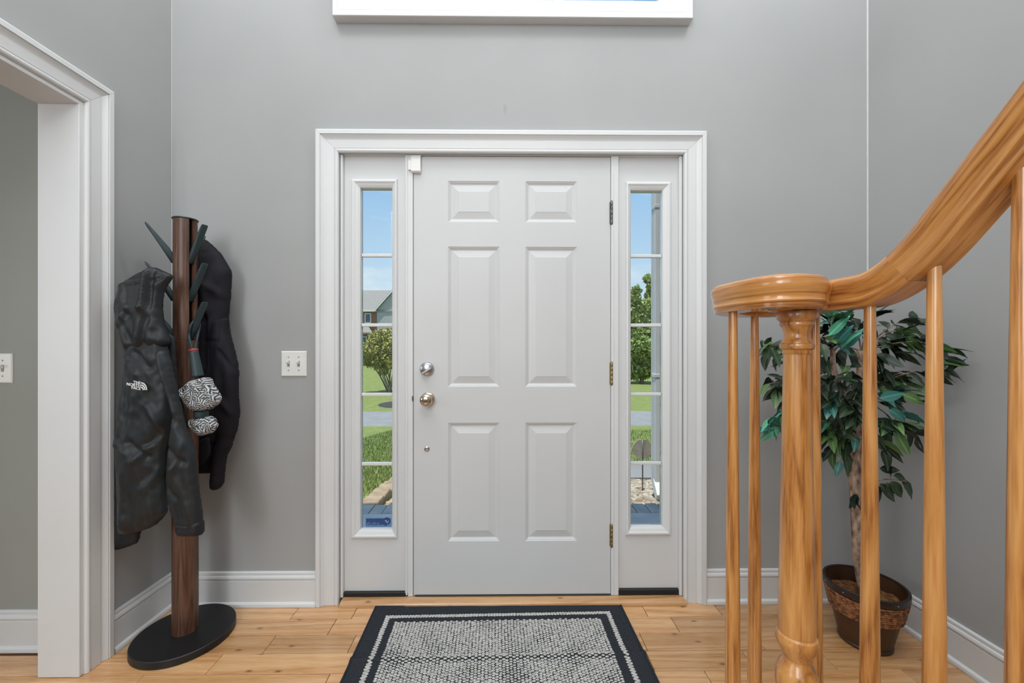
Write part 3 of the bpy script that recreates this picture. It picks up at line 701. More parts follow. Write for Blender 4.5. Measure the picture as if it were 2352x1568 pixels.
j1 = root('rain_jacket', (U(350, 900, JY).x, JY, U(350, 1226, JY).z), 'dark charcoal hooded rain jacket with white chest logo on the coat stand', 'jacket')
inflate('rear_sleeve', c1([(150, 1150), (110, 1300), (75, 1450)])+c2([(60, 100), (52, 300), (55, 560), (66, 742), (130, 727), (222, 690), (243, 600), (215, 300)])+c1([(260, 1400), (250, 1200)]), JY+.055, .020, jk1d, j1, .03, seed=11, wr=.003)
inflate('lining', c1([(372, 640), (384, 730), (415, 790), (458, 825), (470, 1000), (490, 1180), (520, 1300), (548, 1450)])+c2([(575, 120), (590, 300), (560, 380), (420, 400), (405, 300)])+c1([(380, 1400), (330, 1100), (330, 900), (345, 760)]), JY+.035, .010, jk1d, j1, .03, seed=3, wr=.003)
inflate('body', c1([(135, 885), (140, 790), (180, 700), (280, 680), (345, 720), (380, 800), (405, 870), (430, 960), (440, 1100), (455, 1300), (430, 1420)])+c2([(405, 100), (396, 270), (405, 430), (416, 495), (340, 575), (270, 608), (180, 632), (90, 638), (84, 300), (86, 60)])+c1([(92, 1450), (105, 1300), (125, 1150), (140, 1000)]), JY, .038, jk1, j1, .075, seed=1, wr=.008, wscale=(20, 6),
    folds=cf1([(170, 950, 260, 1060, .006, .010), (250, 920, 340, 1020, -.006, .008), (150, 1000, 110, 1500, .007, .016), (330, 1250, 420, 1420, .009, .012), (420, 1390, 330, 1500, -.007, .010), (240, 1200, 180, 1540, .005, .016)])+cf2([(220, 30, 330, 120, -.007, .010), (340, 60, 250, 150, .006, .010), (395, 200, 300, 330, .006, .014), (200, 100, 160, 560, .005, .02), (320, 250, 290, 560, -.005, .02), (90, 612, 330, 560, -.003, .004)]))
inflate('hood', c1([(320, 365), (350, 378), (400, 402), (456, 428), (432, 455), (404, 488), (380, 545), (371, 620), (374, 690), (386, 745), (405, 790), (425, 830), (420, 880), (345, 905), (250, 915), (150, 932), (135, 880), (110, 810), (85, 740), (70, 640), (75, 570), (105, 490), (160, 445), (240, 400)]), JY-.004, .040, jk1, j1, .060, seed=2, wr=.006,
    folds=cf1([(320, 370, 300, 640, .014, .009), (345, 380, 325, 640, -.010, .007), (440, 425, 345, 470, -.006, .006), (300, 640, 260, 880, .007, .012), (140, 470, 290, 440, -.006, .007), (120, 500, 280, 470, .005, .006), (80, 560, 210, 690, -.006, .010), (200, 640, 130, 760, .006, .012), (160, 700, 215, 840, -.006, .008), (330, 700, 290, 890, -.006, .008), (370, 620, 350, 760, .005, .008), (140, 905, 330, 893, -.004, .004)]))
inflate('front_sleeve', c1([(340, 905), (372, 893), (402, 900), (432, 970), (452, 1060), (472, 1180), (502, 1290), (542, 1450)])+c2([(562, 20), (592, 120), (602, 250), (620, 400), (634, 520)])+c2([(634, 600), (480, 600), (450, 530), (432, 490), (412, 420), (402, 300), (408, 170), (418, 40)])+c1([(430, 1420), (442, 1300), (405, 1180), (372, 1080), (352, 1000)]), JY-.045, .028, jk1, j1, .035, seed=4, wr=.004,
    folds=cf1([(360, 930, 460, 1300, .006, .010), (440, 1300, 530, 1420, -.005, .008)])+cf2([(420, 60, 540, 160, -.005, .010), (540, 20, 480, 200, .006, .012), (470, 200, 560, 470, .005, .016), (420, 300, 500, 380, -.004, .010)]))
# gathered cuff
inflate('cuff', c2([(628, 535), (636, 560), (638, 638), (560, 642), (480, 640), (467, 585), (466, 545), (540, 548)]), JY-.045, .027, jk1d, j1, .012, step=.006, seed=5, wr=.006, wscale=(120, 10))
lo_ = U(345, 882, JY); 
M['logo'] = noisy('logo_white', (.75, .75, .75), .02, 40, .6)
lg = root('dummy', (0, 0, 0)); bpy.data.objects.remove(lg)
def text_mesh(txt, size, thick=.0008):
    cu = bpy.data.curves.new('t', 'FONT'); cu.body = txt; cu.size = size; cu.extrude = thick; cu.align_x = 'RIGHT'; cu.offset = size*.02
    o = bpy.data.objects.new('t', cu); COL.objects.link(o); dg = bpy.context.evaluated_depsgraph_get(); dg.update()
    me = bpy.data.meshes.new_from_object(o.evaluated_get(dg)); v = [tuple(p.co) for p in me.vertices]; f = [tuple(p.vertices) for p in me.polygons]
    bpy.data.objects.remove(o); bpy.data.meshes.remove(me); return v, f
def logo(cx, cz, y, w, sh):
    """three right-aligned lines of lettering and a quartered dome at their right"""
    b = MB()
    for i, t in enumerate(('THE', 'NORTH', 'FACE')):
        v, f = text_mesh(t, w*.27); x1 = cx+w*.16; z = cz+w*(.085-.165*i)
        b.add([(x1+p[0]*.86, y-p[2], z+p[1]*.82+sh*(x1+p[0]-cx)) for p in v], f)
    for k in range(3):                       # quarter arcs of the dome
        r0, r1 = w*(.10+.115*k), w*(.17+.115*k); V = []; Fc = []; n = 10
        for i in range(n+1):
            a = math.pi/2*i/n
            for r in (r0, r1):
                for dy in (0, -.0008): V.append((cx+w*.19+r*math.sin(a)*.85, y+dy, cz-w*.245+r*math.cos(a)*1.15+sh*(w*.19)))
        for i in range(n): q = i*4; Fc += [(q+1, q+3, q+7, q+5), (q, q+4, q+6, q+2), (q, q+1, q+5, q+4), (q+2, q+6, q+7, q+3)]
        Fc += [(0, 2, 3, 1), (n*4, n*4+1, n*4+3, n*4+2)]; b.add(V, Fc)
    return b
LOGO_Y = JY-.0505
logo(lo_.x, lo_.z, LOGO_Y, .062, -.12).build('chest_logo', M['logo'], j1, label='white embroidered logo THE NORTH FACE')
# second jacket, behind the pole
KY = -.095
j2 = root('softshell_jacket', (U(500, 900, KY).x, KY, U(500, 1126, KY).z), 'black plum softshell jacket hanging at the back of the coat stand', 'jacket')
inflate('body', c1([(560, 230), (600, 190), (628, 176), (690, 220), (748, 278), (785, 340), (821, 405), (815, 500), (808, 600), (800, 700), (812, 800), (838, 900), (856, 1000), (840, 1100), (800, 1300), (770, 1500)])+c2([(740, 60), (700, 244), (600, 247), (560, 240), (520, 100)])+c1([(520, 1400), (520, 900), (530, 500)]), KY, .045, jk2, j2, .07, seed=6, wr=.004, wscale=(18, 5),
    folds=cf1([(650, 300, 700, 650, .008, .018), (640, 560, 690, 720, -.007, .006), (700, 500, 790, 560, .006, .016), (690, 690, 690, 1000, -.006, .006), (600, 740, 690, 715, -.005, .004), (640, 300, 745, 277, -.004, .003), (690, 850, 770, 850, -.005, .004)])+cf2([(600, 200, 690, 130, -.004, .004), (660, 0, 690, 110, .004, .004)]))
inflate('sleeve', c1([(700, 702), (798, 694), (806, 790), (836, 890), (862, 1000), (870, 1058), (862, 1085), (864, 1200), (871, 1310), (860, 1400), (832, 1500)])+c2([(836, 0), (820, 80), (786, 140), (776, 220), (771, 300), (755, 337), (711, 358), (686, 342), (682, 300), (692, 200), (712, 60)])+c1([(735, 1480), (712, 1250), (690, 1050), (684, 860), (692, 760)]), KY-.020, .038, jk2, j2, .04, seed=7, wr=.003,
    folds=cf1([(770, 700, 770, 850, -.006, .004), (690, 848, 775, 850, -.006, .004), (775, 850, 750, 1250, .004, .012), (778, 910, 868, 1060, -.007, .006), (770, 1220, 868, 1320, .006, .014)]))
inflate('pocket_flap', c1([(640, 1468), (680, 1460)])+c2([(690, 120), (655, 170), (600, 205), (590, 40)]), KY-.05, .006, jk2d, j2, .02, seed=8, wr=.002)
inflate('collar_tab', c1([(602, 585), (640, 538), (662, 552), (630, 615), (608, 612)]), KY-.052, .005, jk2d, j2, .01, step=.006, seed=9, wr=.001)
# umbrella
UY = -.292
def umb_mat():
    m, nt, b = principled('umbrella_bw_print', (.5, .5, .5), .7, .3)
    tc = N(nt, 'ShaderNodeTexCoord'); mp = N(nt, 'ShaderNodeMapping'); mp.inputs['Scale'].default_value = (1, .5, 1); L(nt, tc, 'Object', mp, 0)
    v1 = N(nt, 'ShaderNodeTexVoronoi', i_Scale=62.0, distance='CHEBYCHEV'); L(nt, mp, 0, v1, 'Vector')
    sx = N(nt, 'ShaderNodeSeparateXYZ'); L(nt, mp, 0, sx, 0); sc = N(nt, 'ShaderNodeSeparateXYZ'); L(nt, v1, 'Color', sc, 0)
    an = N(nt, 'ShaderNodeMath', operation='MULTIPLY'); an.inputs[1].default_value = 6.28; L(nt, sc, 'X', an, 0)
    co = N(nt, 'ShaderNodeMath', operation='COSINE'); si = N(nt, 'ShaderNodeMath', operation='SINE'); L(nt, an, 0, co, 0); L(nt, an, 0, si, 0)
    a = N(nt, 'ShaderNodeMath', operation='MULTIPLY'); c = N(nt, 'ShaderNodeMath', operation='MULTIPLY'); L(nt, sx, 'X', a, 0); L(nt, co, 0, a, 1); L(nt, sx, 'Z', c, 0); L(nt, si, 0, c, 1)
    ad = N(nt, 'ShaderNodeMath', operation='ADD'); L(nt, a, 0, ad, 0); L(nt, c, 0, ad, 1)
    ml = N(nt, 'ShaderNodeMath', operation='MULTIPLY'); ml.inputs[1].default_value = 820.0; L(nt, ad, 0, ml, 0)
    s2 = N(nt, 'ShaderNodeMath', operation='SINE'); L(nt, ml, 0, s2, 0)
    r = ramp(nt, [(.30, (.04, .04, .045)), (.48, (.56, .57, .58))]); mrr = N(nt, 'ShaderNodeMapRange'); mrr.inputs[1].default_value = -1; mrr.inputs[2].default_value = 1.0; L(nt, s2, 0, mrr, 0); L(nt, mrr, 0, r, 0)
    ve = N(nt, 'ShaderNodeTexVoronoi', feature='DISTANCE_TO_EDGE', i_Scale=62.0); L(nt, mp, 0, ve, 'Vector')
    er = ramp(nt, [(.015, 0.1), (.04, 1.0)]); L(nt, ve, 0, er, 0)
    mx = N(nt, 'ShaderNodeMixRGB', blend_type='MULTIPLY'); mx.inputs[0].default_value = .8; L(nt, r, 0, mx, 1); L(nt, er, 0, mx, 2); L(nt, mx, 0, b, 'Base Color'); return m
M['umb'] = umb_mat()
um = root('folded_umbrella', (U(463, 900, UY).x, UY, U(463, 1000, UY).z), 'folded umbrella in black and white print hanging from a front hook', 'umbrella')
hk = SC+Vector((math.cos(AZ[0])*.064, math.sin(AZ[0])*.064, 1.262)); ht = U(445, 806, UY)
sp_ = [(ht.x-.004, UY, ht.z+.002)]+[(hk.x-.016, hk.y-.012, (ht.z+hk.z)/2), (hk.x-.010, hk.y-.014, hk.z-.01), (hk.x, hk.y-.004, hk.z+.014), (hk.x+.008, hk.y+.012, hk.z), (hk.x+.002, hk.y+.006, (ht.z+hk.z)/2)]+[(ht.x+.004, UY, ht.z+.002)]
tube('strap', catmull(sp_, 6), .0045, M['teal'], um, 8)
hb = U(453, 864, UY)
ax = Vector((ht.x, UY, ht.z)); bx_ = Vector((hb.x+.003, UY, hb.z)); pts = [ax.lerp(bx_, t) for t in np.linspace(0, 1, 24)]
tube('handle', pts, [.0145+.005*t+.0006*(i % 2) for i, t in enumerate(np.linspace(0, 1, 24))], M['teal'], um, 20)
M['red'] = noisy('red_ring', (.42, .03, .03), .05, 20, .45)
tube('ring', [ax+(ax-bx_).normalized()*q for q in (0, .003, .008, .0085)], [.0140, .0152, .0145, .010], M['red'], um, 20, label='red ring')
inflate('canopy_upper', c1([(548, 1100), (590, 1092), (640, 1078), (688, 1082), (702, 1130), (730, 1170), (750, 1205), (746, 1242), (710, 1280), (640, 1300), (570, 1299), (530, 1252), (492, 1185), (484, 1156), (520, 1135)]), UY-.004, .036, M['umb'], um, .035, step=.005, seed=21, wr=.003, wscale=(40, 30),
    folds=cf1([(560, 1100, 540, 1180, -.010, .005), (640, 1095, 690, 1220, -.008, .005), (590, 1110, 640, 1160, .006, .006), (690, 1130, 740, 1220, .005, .006), (500, 1180, 560, 1150, -.006, .004)]))
bc0 = U(462, 950, UY); lathe('band', [(.0225, -.011), (.0245, -.010), (.0245, .010), (.0225, .011)], (bc0.x, UY, bc0.z), M['teal'], um, 24, label='dark teal closing band')
inflate('canopy_lower', c1([(545, 1348), (600, 1340), (690, 1325), (718, 1348), (722, 1370), (736, 1392), (702, 1440), (650, 1452), (620, 1462), (590, 1445), (568, 1420), (550, 1390)]), UY-.004, .028, M['umb'], um, .028, step=.005, seed=22, wr=.004, wscale=(60, 40),
    folds=cf1([(570, 1350, 600, 1440, -.007, .004), (620, 1345, 640, 1450, .006, .004), (660, 1340, 680, 1440, -.007, .004), (700, 1350, 715, 1420, .005, .004)]))
#PART2

# ================================================================== STAIR RAILING
NW = Q(1830, 1110)
RXA, RDX, RYS, REL, RM, ZB = .6824, .0478, -1.106, .164, 1.107, 1.2475   # rail line, easing and pitch
rx = lambda y: RXA+RDX*(RYS-y)
def on_rail(px):                             # point of the rail line seen at column px
    lo_y, hi_y = -1.80, -.8
    for _ in range(50):
        m_ = (lo_y+hi_y)/2; d = Vector((rx(m_), m_, 0))-Vector((CAM.x, CAM.y, 0)); q = PX0+F*d.dot(RGT)/d.dot(FWD)
        if q > px: lo_y = m_
        else: hi_y = m_
    return Vector((rx(m_), m_, 0))
BAL = [Q(1683, 1079), Q(1733, 945), Q(1872, 1010), on_rail(1998), on_rail(2146), on_rail(2347)]
dyb = BAL[4].y-BAL[5].y; RX = BAL[4].x
def zb(y):                                   # underside of the rail along the flight (y falls towards the camera)
    t = RYS-y
    if t < 0: return ZB
    if t < REL: return ZB+RM*t*t/(2*REL)
    return ZB+RM*REL/2+RM*(t-REL)
sr = root('stair_railing', (NW.x, NW.y, .19), 'golden oak stair railing with scrolled handrail end, turned newel and balusters', 'railing')
HP = [(0, 0), (.0235, 0), (.0250, .002), (.0255, .009), (.0290, .0110), (.0295, .0140), (.0275, .0165), (.0272, .019), (.0285, .027), (.0310, .036), (.0328, .043), (.0325, .050), (.0290, .057), (.0215, .0615), (.010, .0638), (0, .064)]
PROF = HP+[(-a, b) for a, b in HP[-2:0:-1]]
def sweep_rail(name, pts, parent):
    n = len(PROF); V = []; UVs = []; Fc = []; s = 0; per = [0]
    for i in range(1, n+1):
        a, b = PROF[i-1], PROF[i % n]; per.append(per[-1]+math.hypot(a[0]-b[0], a[1]-b[1]))
    for i, p in enumerate(pts):
        t = (pts[min(i+1, len(pts)-1)]-pts[max(i-1, 0)]).normalized(); sd_ = Vector((t.y, -t.x, 0)).normalized(); up = sd_.cross(t)
        if up.z < 0: up = -up
        if i: s += (pts[i]-pts[i-1]).length
        for k, (a, b) in enumerate(PROF): V.append(tuple(p+sd_*a+up*b)); UVs.append((s, per[k] if k < n/2 else per[n]-per[k]))
    for i in range(len(pts)-1):
        for k in range(n): Fc.append((i*n+k, i*n+(k+1) % n, (i+1)*n+(k+1) % n, (i+1)*n+k))
    Fc += [tuple(range(n)), tuple(range((len(pts)-1)*n, len(pts)*n))]
    o = ob(name, V, Fc, M['oak_rail'], parent, uv=UVs); fixn(o); return auto(o, 28)
hr = root('handrail_origin', (0, 0, 0)); bpy.data.objects.remove(hr)
# plan path of the scroll, from the flight round the back, down the left and in to the eye
ysp = BAL[4].y+.018                          # joint between scroll fitting and straight rail
pl = []
yy = ysp
while yy < RYS+.02: pl.append(Vector((rx(yy), yy, zb(yy)))); yy += .006
P_ = lambda x, y: Vector((x, y, ZB))
sc_pts = [P_(rx(yy), yy), P_(RXA-.003, NW.y+.055), P_(BAL[2].x-.006, BAL[2].y+.014), P_(BAL[1].x+.035, BAL[1].y+.020), P_(BAL[1].x-.03, BAL[1].y+.004), P_(BAL[0].x+.018, BAL[0].y+.055), P_(BAL[0].x+.010, BAL[0].y),
          P_(NW.x-.096, NW.y-.048), P_(NW.x-.066, NW.y-.072), P_(NW.x-.026, NW.y-.062), P_(NW.x-.004, NW.y-.034)]
pl = pl+catmull(sc_pts, 12)[1:]
sweep_rail('scroll_fitting', pl, sr)
st_pts = []; yy = ysp-.0006
while yy > -2.15: st_pts.append(Vector((rx(yy), yy, zb(yy)))); yy -= (.008 if yy > -1.45 else .05)
sweep_rail('handrail', st_pts, sr)
eye = [(r+.0255, h) for r, h in HP[1:-1]]; eye = [(.0005, 0)]+eye+[(.0005, .0642)]
lathe('scroll_eye', eye, (NW.x, NW.y, ZB), M['oak'], sr, 48, cap=False, ang=28)
# newel turned from one piece
nz_ = lambda y: CAM.z+(PY0-y)/1110
NP = [(.030, ZB), (.0375, nz_(709)), (.0385, nz_(720)), (.0372, nz_(731)), (.0325, nz_(737)), (.0300, nz_(738.5)), (.0318, nz_(741)), (.0322, nz_(746)), (.0300, nz_(749)), (.0275, nz_(752)), (.0245, nz_(763)), (.0240, nz_(771)), (.0258, nz_(779)), (.0285, nz_(784)), (.0290, nz_(787)), (.0318, nz_(790)), (.0325, nz_(795)), (.0315, nz_(800)), (.0270, nz_(803)), (.0262, nz_(805)), (.0272, nz_(807)), (.0268, nz_(811)), (.0250, nz_(814)),
      (.0250, nz_(820)), (.0285, nz_(1050)), (.0325, nz_(1280)), (.0350, nz_(1440)), (.0348, nz_(1449)), (.0335, nz_(1450)), (.0380, nz_(1455)), (.0400, nz_(1463)), (.0395, nz_(1472)), (.0345, nz_(1486)), (.0275, nz_(1500)), (.0252, nz_(1508)), (.0270, nz_(1516)), (.0345, nz_(1528)), (.0400, nz_(1545)), (.0405, nz_(1565)), (.0375, nz_(1600)), (.030, nz_(1650)), (.027, nz_(1680)), (.030, nz_(1690)), (.036, nz_(1696)), (.036, nz_(1720)), (.040, nz_(1730)), (.042, .19+.002), (.042, .1903)]
lathe('newel_post', [(r*.95, min(h, ZB-.0003)) for r, h in NP][::-1], (NW.x, NW.y, 0), M['oak'], sr, 40, cap=True, ang=24)
TREADS = []
def tread_z(y): return .19+max(0, math.floor((BAL[3].y+.05-y)/.175)+1)*.19 if y < BAL[3].y+.05 else .19
def baluster(p, top):
    z0 = tread_z(p.y)+.0004; rb = .0090+.0000165*(top-.42)*1000*.55
    H = top-z0
    prof = [(.0158, 0), (.0160, .05), (.0158, H*.10), (.0153, H*.2), (.0141, H*.38), (.0116, H*.68), (.0093, H*.93), (.0086, H*1.0)]
    lathe('baluster', [(r, h) for r, h in prof], (p.x, p.y, z0), M['oak'], sr, 20, ang=30)
for i, b in enumerate(BAL): baluster(b, (ZB if i < 3 else zb(b.y))+.010)
for k in range(1, 5): baluster(Vector((rx(BAL[5].y-k*dyb), BAL[5].y-k*dyb, 0)), zb(BAL[5].y-k*dyb)+.010)
# the flight itself (below the frame): open treads and risers that carry the railing
stair = root('staircase', ((RX+XR)/2, BAL[3].y, 0), 'oak treads and white risers of the stair below the railing', 'stairs', kind='structure')
y_first = NW.y+.23
for k in range(6):
    yn = y_first if k == 0 else BAL[3].y+.05-.175*(k-1)
    z = .19*(k+1); yb_ = BAL[3].y+.05-.175*k
    x0 = .40 if k == 0 else RXA-.06
    box('tread', x0, XR-.002, yb_-.02, yn, z-.028, z, M['oak_rail'] if False else M['floor_wood'], stair, .006, 2)
    box('riser', x0+.02, XR-.002, yb_+.0, yn-.025, .001 if k == 0 else z-.19, z-.0285, M['white'], stair, .001)

# ================================================================== POTTED TREE
PC = Vector((1.446, -.255, 0)); PH = .232
pt = root('potted_tree', PC, 'artificial ficus tree in a brown metal pot with rope band in the corner', 'plant')
M['pot'] = noisy('rust_brown_metal', (.030, .012, .006), .3, 7, .38, .15, 40, col2=(.075, .030, .012), stretch=(1, 1, .5), bdist=.002)
M['pot_rim'] = noisy('dark_iron', (.020, .011, .010), .3, 12, .42)
M['rope'] = noisy('seagrass_rope', (.40, .17, .065), .4, 70, .8, .4, 300, col2=(.09, .030, .012))
M['moss'] = noisy('dried_moss', (.24, .10, .022), .3, 60, .95, .6, 120, col2=(.055, .020, .007), bdist=.01)
M['bark'] = noisy('real_wood_bark', (.48, .34, .25), .4, 60, .85, .8, 90, col2=(.11, .065, .045), stretch=(1, 1, .45), bdist=.006)
r0, r1 = .083, .130; rr = lambda h: r0+(r1-r0)*h/PH
lathe('pot', [(.0005, .001), (r0-.004, .001), (r0+.003, .004), (r0+.004, .010), (r0+.0008, .014), (rr(.12), .12), (rr(.2), .2), (r1, PH), (r1-.005, PH), (rr(.1)-.005, .1), (.0005, .1)], PC, M['pot'], pt, 56, cap=False)
rp_ = []
for k in range(9):
    h = .128+k*.0088; rp_.append(h)
for h in rp_:
    R = rr(h)+.0040; n = 120; V = []; Fc = []; m_ = 6
    for i in range(n):
        a = 2*math.pi*i/n; tw = .0011*math.sin(i*math.pi*2/3.0+h*900)
        for k in range(m_):
            b = 2*math.pi*k/m_; q = .0047+tw
            V.append((PC.x+(R+q*math.cos(b))*math.cos(a), PC.y+(R+q*math.cos(b))*math.sin(a), h+q*math.sin(b)))
    for i in range(n):
        for k in range(m_): Fc.append((i*m_+k, ((i+1) % n)*m_+k, ((i+1) % n)*m_+(k+1) % m_, i*m_+(k+1) % m_))
    ob('rope_coil', V, Fc, M['rope'], pt, smooth=True)
lathe('rim', [(r1-.0055, PH-.006), (r1-.006, PH+.001), (r1-.001, PH+.004), (r1+.004, PH+.0015), (r1+.004, PH-.022), (r1+.001, PH-.026), (r1-.0002, PH-.02)], PC, M['pot_rim'], pt, 56, cap=False)
for i in range(10):
    a = i*2*math.pi/10+.35; R = r1+.004; lathe('rivet', [(.0003, .0024), (.0022, .0018), (.0032, 0)], (PC.x+R*math.cos(a), PC.y+R*math.sin(a), PH-.012), M['nickel'], pt, 8)
V = []; Fc = []; n = 28; rings_ = 9
for j in range(rings_+1):
    for i in range(n):
        a = 2*math.pi*i/n; R = (rr(.175)-.006)*j/rings_+.0001
        V.append((PC.x+R*math.cos(a), PC.y+R*math.sin(a), .178+.014*noise.noise((R*math.cos(a)*30, R*math.sin(a)*30, 0))))
for j in range(rings_):
    for i in range(n): Fc.append((j*n+i, j*n+(i+1) % n, (j+1)*n+(i+1) % n, (j+1)*n+i))
fixn(ob('moss', V, Fc, M['moss'], pt, smooth=True))
TY = PC.y
tp = lambda px, py, dy=0: U(px, py, TY+dy)
base_ = Vector((PC.x, PC.y, .17))
tr = [tuple(base_), tuple(tp(1971, 1280, 0)), tuple(tp(1968, 1190)), tuple(tp(1964, 1110)), tuple(tp(1962, 1050)), tuple(tp(1968, 980, .0))]
tube('trunk', catmull(tr, 8), list(np.linspace(.0165, .0225, 41)), M['bark'], pt, 14)
tube('trunk', catmull([tp(1968, 985), tp(1975, 930, .02), tp(1979, 870, .02), tp(1978, 805, .02)], 8), list(np.linspace(.020, .0165, 25)), M['bark'], pt, 12)
tube('trunk', catmull([tp(1965, 1000), tp(1948, 940, -.03), tp(1930, 890, -.03), tp(1915, 850, -.02), tp(1912, 800, -.02)], 8), list(np.linspace(.014, .009, 33)), M['bark'], pt, 10)
# leaves: a folded ovate blade, three meshes shared by all
def leaf_mesh(name, Lf, Wf, bend, fold, mat):
    n = 8; V = []; Fc = []
    for i in range(n+1):
        t = i/n; w = Wf*(math.sin(math.pi*min(1, t**.78))**.85)*(1-.18*t)*.5 if 0 < t < 1 else .0006
        z = -bend*t*t*Lf
        for s in (-1, 0, 1): V.append((t*Lf, s*w, z+abs(s)*fold*w+.0008*math.sin(t*20)*abs(s)))
    for i in range(n):
        for k in range(2): Fc.append((i*3+k, (i+1)*3+k, (i+1)*3+k+1, i*3+k+1))
    me = bpy.data.meshes.new(name); me.from_pydata(V, [], Fc); me.polygons.foreach_set('use_smooth', [True]*len(Fc)); me.materials.append(mat); return me
def leaf_mat(name, ca, cb, rough=.38):
    m, nt, b = principled(name, ca, rough, .45)
    oi = N(nt, 'ShaderNodeObjectInfo'); r = ramp(nt, [(0, ca), (1, cb)]); L(nt, oi, 'Random', r, 0)
    tc = N(nt, 'ShaderNodeTexCoord'); sx = N(nt, 'ShaderNodeSeparateXYZ'); L(nt, tc, 'Object', sx, 0); ab = N(nt, 'ShaderNodeMath', operation='ABSOLUTE'); L(nt, sx, 'Y', ab, 0)
    vr = ramp(nt, [(.0006, 1.0), (.0016, 0.0)]); L(nt, ab, 0, vr, 0)
    mx = N(nt, 'ShaderNodeMixRGB'); mx.inputs[2].default_value = (*[min(1, c*2.2+.03) for c in cb], 1); ml = N(nt, 'ShaderNodeMath', operation='MULTIPLY'); ml.inputs[1].default_value = .55; L(nt, vr, 0, ml, 0); L(nt, ml, 0, mx, 0); L(nt, r, 0, mx, 1); L(nt, mx, 0, b, 'Base Color')
    return m
LM = {'d': leaf_mat('leaf_dark', (.012, .022, .014), (.030, .055, .024)), 'g': leaf_mat('leaf_green', (.045, .105, .028), (.09, .17, .05)), 't': leaf_mat('leaf_teal', (.020, .10, .095), (.035, .15, .12)), 'm': leaf_mat('leaf_mint', (.05, .26, .15), (.09, .34, .20))}
LMESH = {(k, i): leaf_mesh('leaf', *q, LM[k]) for k in LM for i, q in enumerate(((.084, .042, .25, .25), (.074, .038, .45, .35), (.092, .041, .15, .15)))}
rng = random.Random(11)
LEAVES = []
def leaf(p, d, kind, sc=1.0, roll=None):
    d = Vector(d).normalized(); R_ = d.to_track_quat('X', 'Z').to_matrix() @ Matrix.Rotation(roll if roll is not None else rng.uniform(-1.1, 1.1), 3, 'X')
    LEAVES.append((Vector(p), R_, kind, rng.randrange(3), sc))
hub = {'a': tp(1978, 805, .02), 'b': tp(1912, 800, -.02), 'c': tp(1968, 985), 'd': tp(1940, 915, -.03), 'e': tp(1977, 900, .02)}
# twigs: (hub, end px, end py, depth offset, number of leaves, palette)
TW = [('b', 1772, 800, -.05, 9, 'ddg'), ('b', 1790, 800, -.02, 6, 'dd'), ('d', 1768, 880, -.06, 8, 'dgd'), ('c', 1775, 985, -.10, 9, 'tmgm'), ('d', 1800, 935, -.04, 9, 'ddt'), ('c', 1820, 1020, .02, 6, 'd'),
      ('b', 1850, 790, .05, 8, 'd'), ('b', 1905, 735, -.05, 9, 'ddm'), ('b', 1925, 740, -.10, 10, 'mtmd'), ('a', 1945, 722, -.02, 9, 'md'), ('a', 2000, 725, .0, 7, 'dd'), ('b', 1895, 760, -.01, 7, 'd'),
      ('a', 2115, 735, -.02, 9, 'd'), ('a', 2085, 765, -.06, 7, 'ddg'), ('a', 2140, 790, -.08, 9, 'd'), ('a', 2180, 806, -.15, 9, 'dg'), ('e', 2172, 856, -.14, 8, 'd'), ('a', 2060, 815, -.03, 12, 'dd'), ('e', 2095, 880, -.05, 10, 'ddg'),
      ('e', 2080, 915, -.09, 8, 'gdt'), ('e', 2060, 950, -.08, 9, 'tdt'), ('c', 2075, 985, -.10, 10, 'gdg'), ('c', 2110, 1000, -.03, 10, 'dd'), ('c', 2030, 980, -.05, 8, 'td'), ('c', 2035, 1050, -.06, 7, 'dg'),
      ('c', 1905, 1000, -.06, 9, 'dg'), ('c', 1900, 1045, -.05, 7, 'dgd'), ('c', 1930, 1060, -.05, 6, 'td'), ('d', 1900, 880, -.09, 10, 'd'), ('d', 1905, 930, -.09, 10, 'dt'), ('d', 1895, 965, -.02, 9, 'dg'), ('e', 1950, 870, -.09, 9, 'd'), ('e', 1955, 930, -.09, 10, 'd'),
      ('c', 1960, 960, -.10, 9, 'dd'), ('a', 2020, 850, -.06, 9, 'd'), ('e', 2030, 890, -.03, 9, 'd'), ('a', 1900, 830, .03, 7, 'd'), ('d', 1850, 850, .03, 6, 'd'), ('d', 1860, 960, .03, 6, 'd')]
for h_, ex, ey, dd, nl, pal in TW:
    a = hub[h_]; b = tp(ex, ey, dd)
    if b.x > XR-.06: b.x = XR-.06
    mid = a.lerp(b, .55)+Vector((0, -.01, .035)); pts = catmull([a, mid, b], 6)
    tube('twig', pts, list(np.linspace(.0032, .0011, len(pts))), M['bark'], pt, 5)
    for i in range(nl):
        t = .38+.62*i/max(1, nl-1); p = pts[min(len(pts)-1, int(t*(len(pts)-1)))].copy()
        out = (b-a).normalized(); d = out*.7+Vector((rng.uniform(-.8, .8), rng.uniform(-.8, .45), rng.uniform(-.95, .25)))
        sc = rng.uniform(.75, 1.08)
        tip = p+d.normalized()*.085*sc
        if tip.x > XR-.012: d.x -= (tip.x-XR+.012)*18; tip = p+d.normalized()*.085*sc
        if tip.x > XR-.006 or tip.y > -.012 or p.y > -.02: continue
        leaf(p, d, rng.choice(pal), sc)
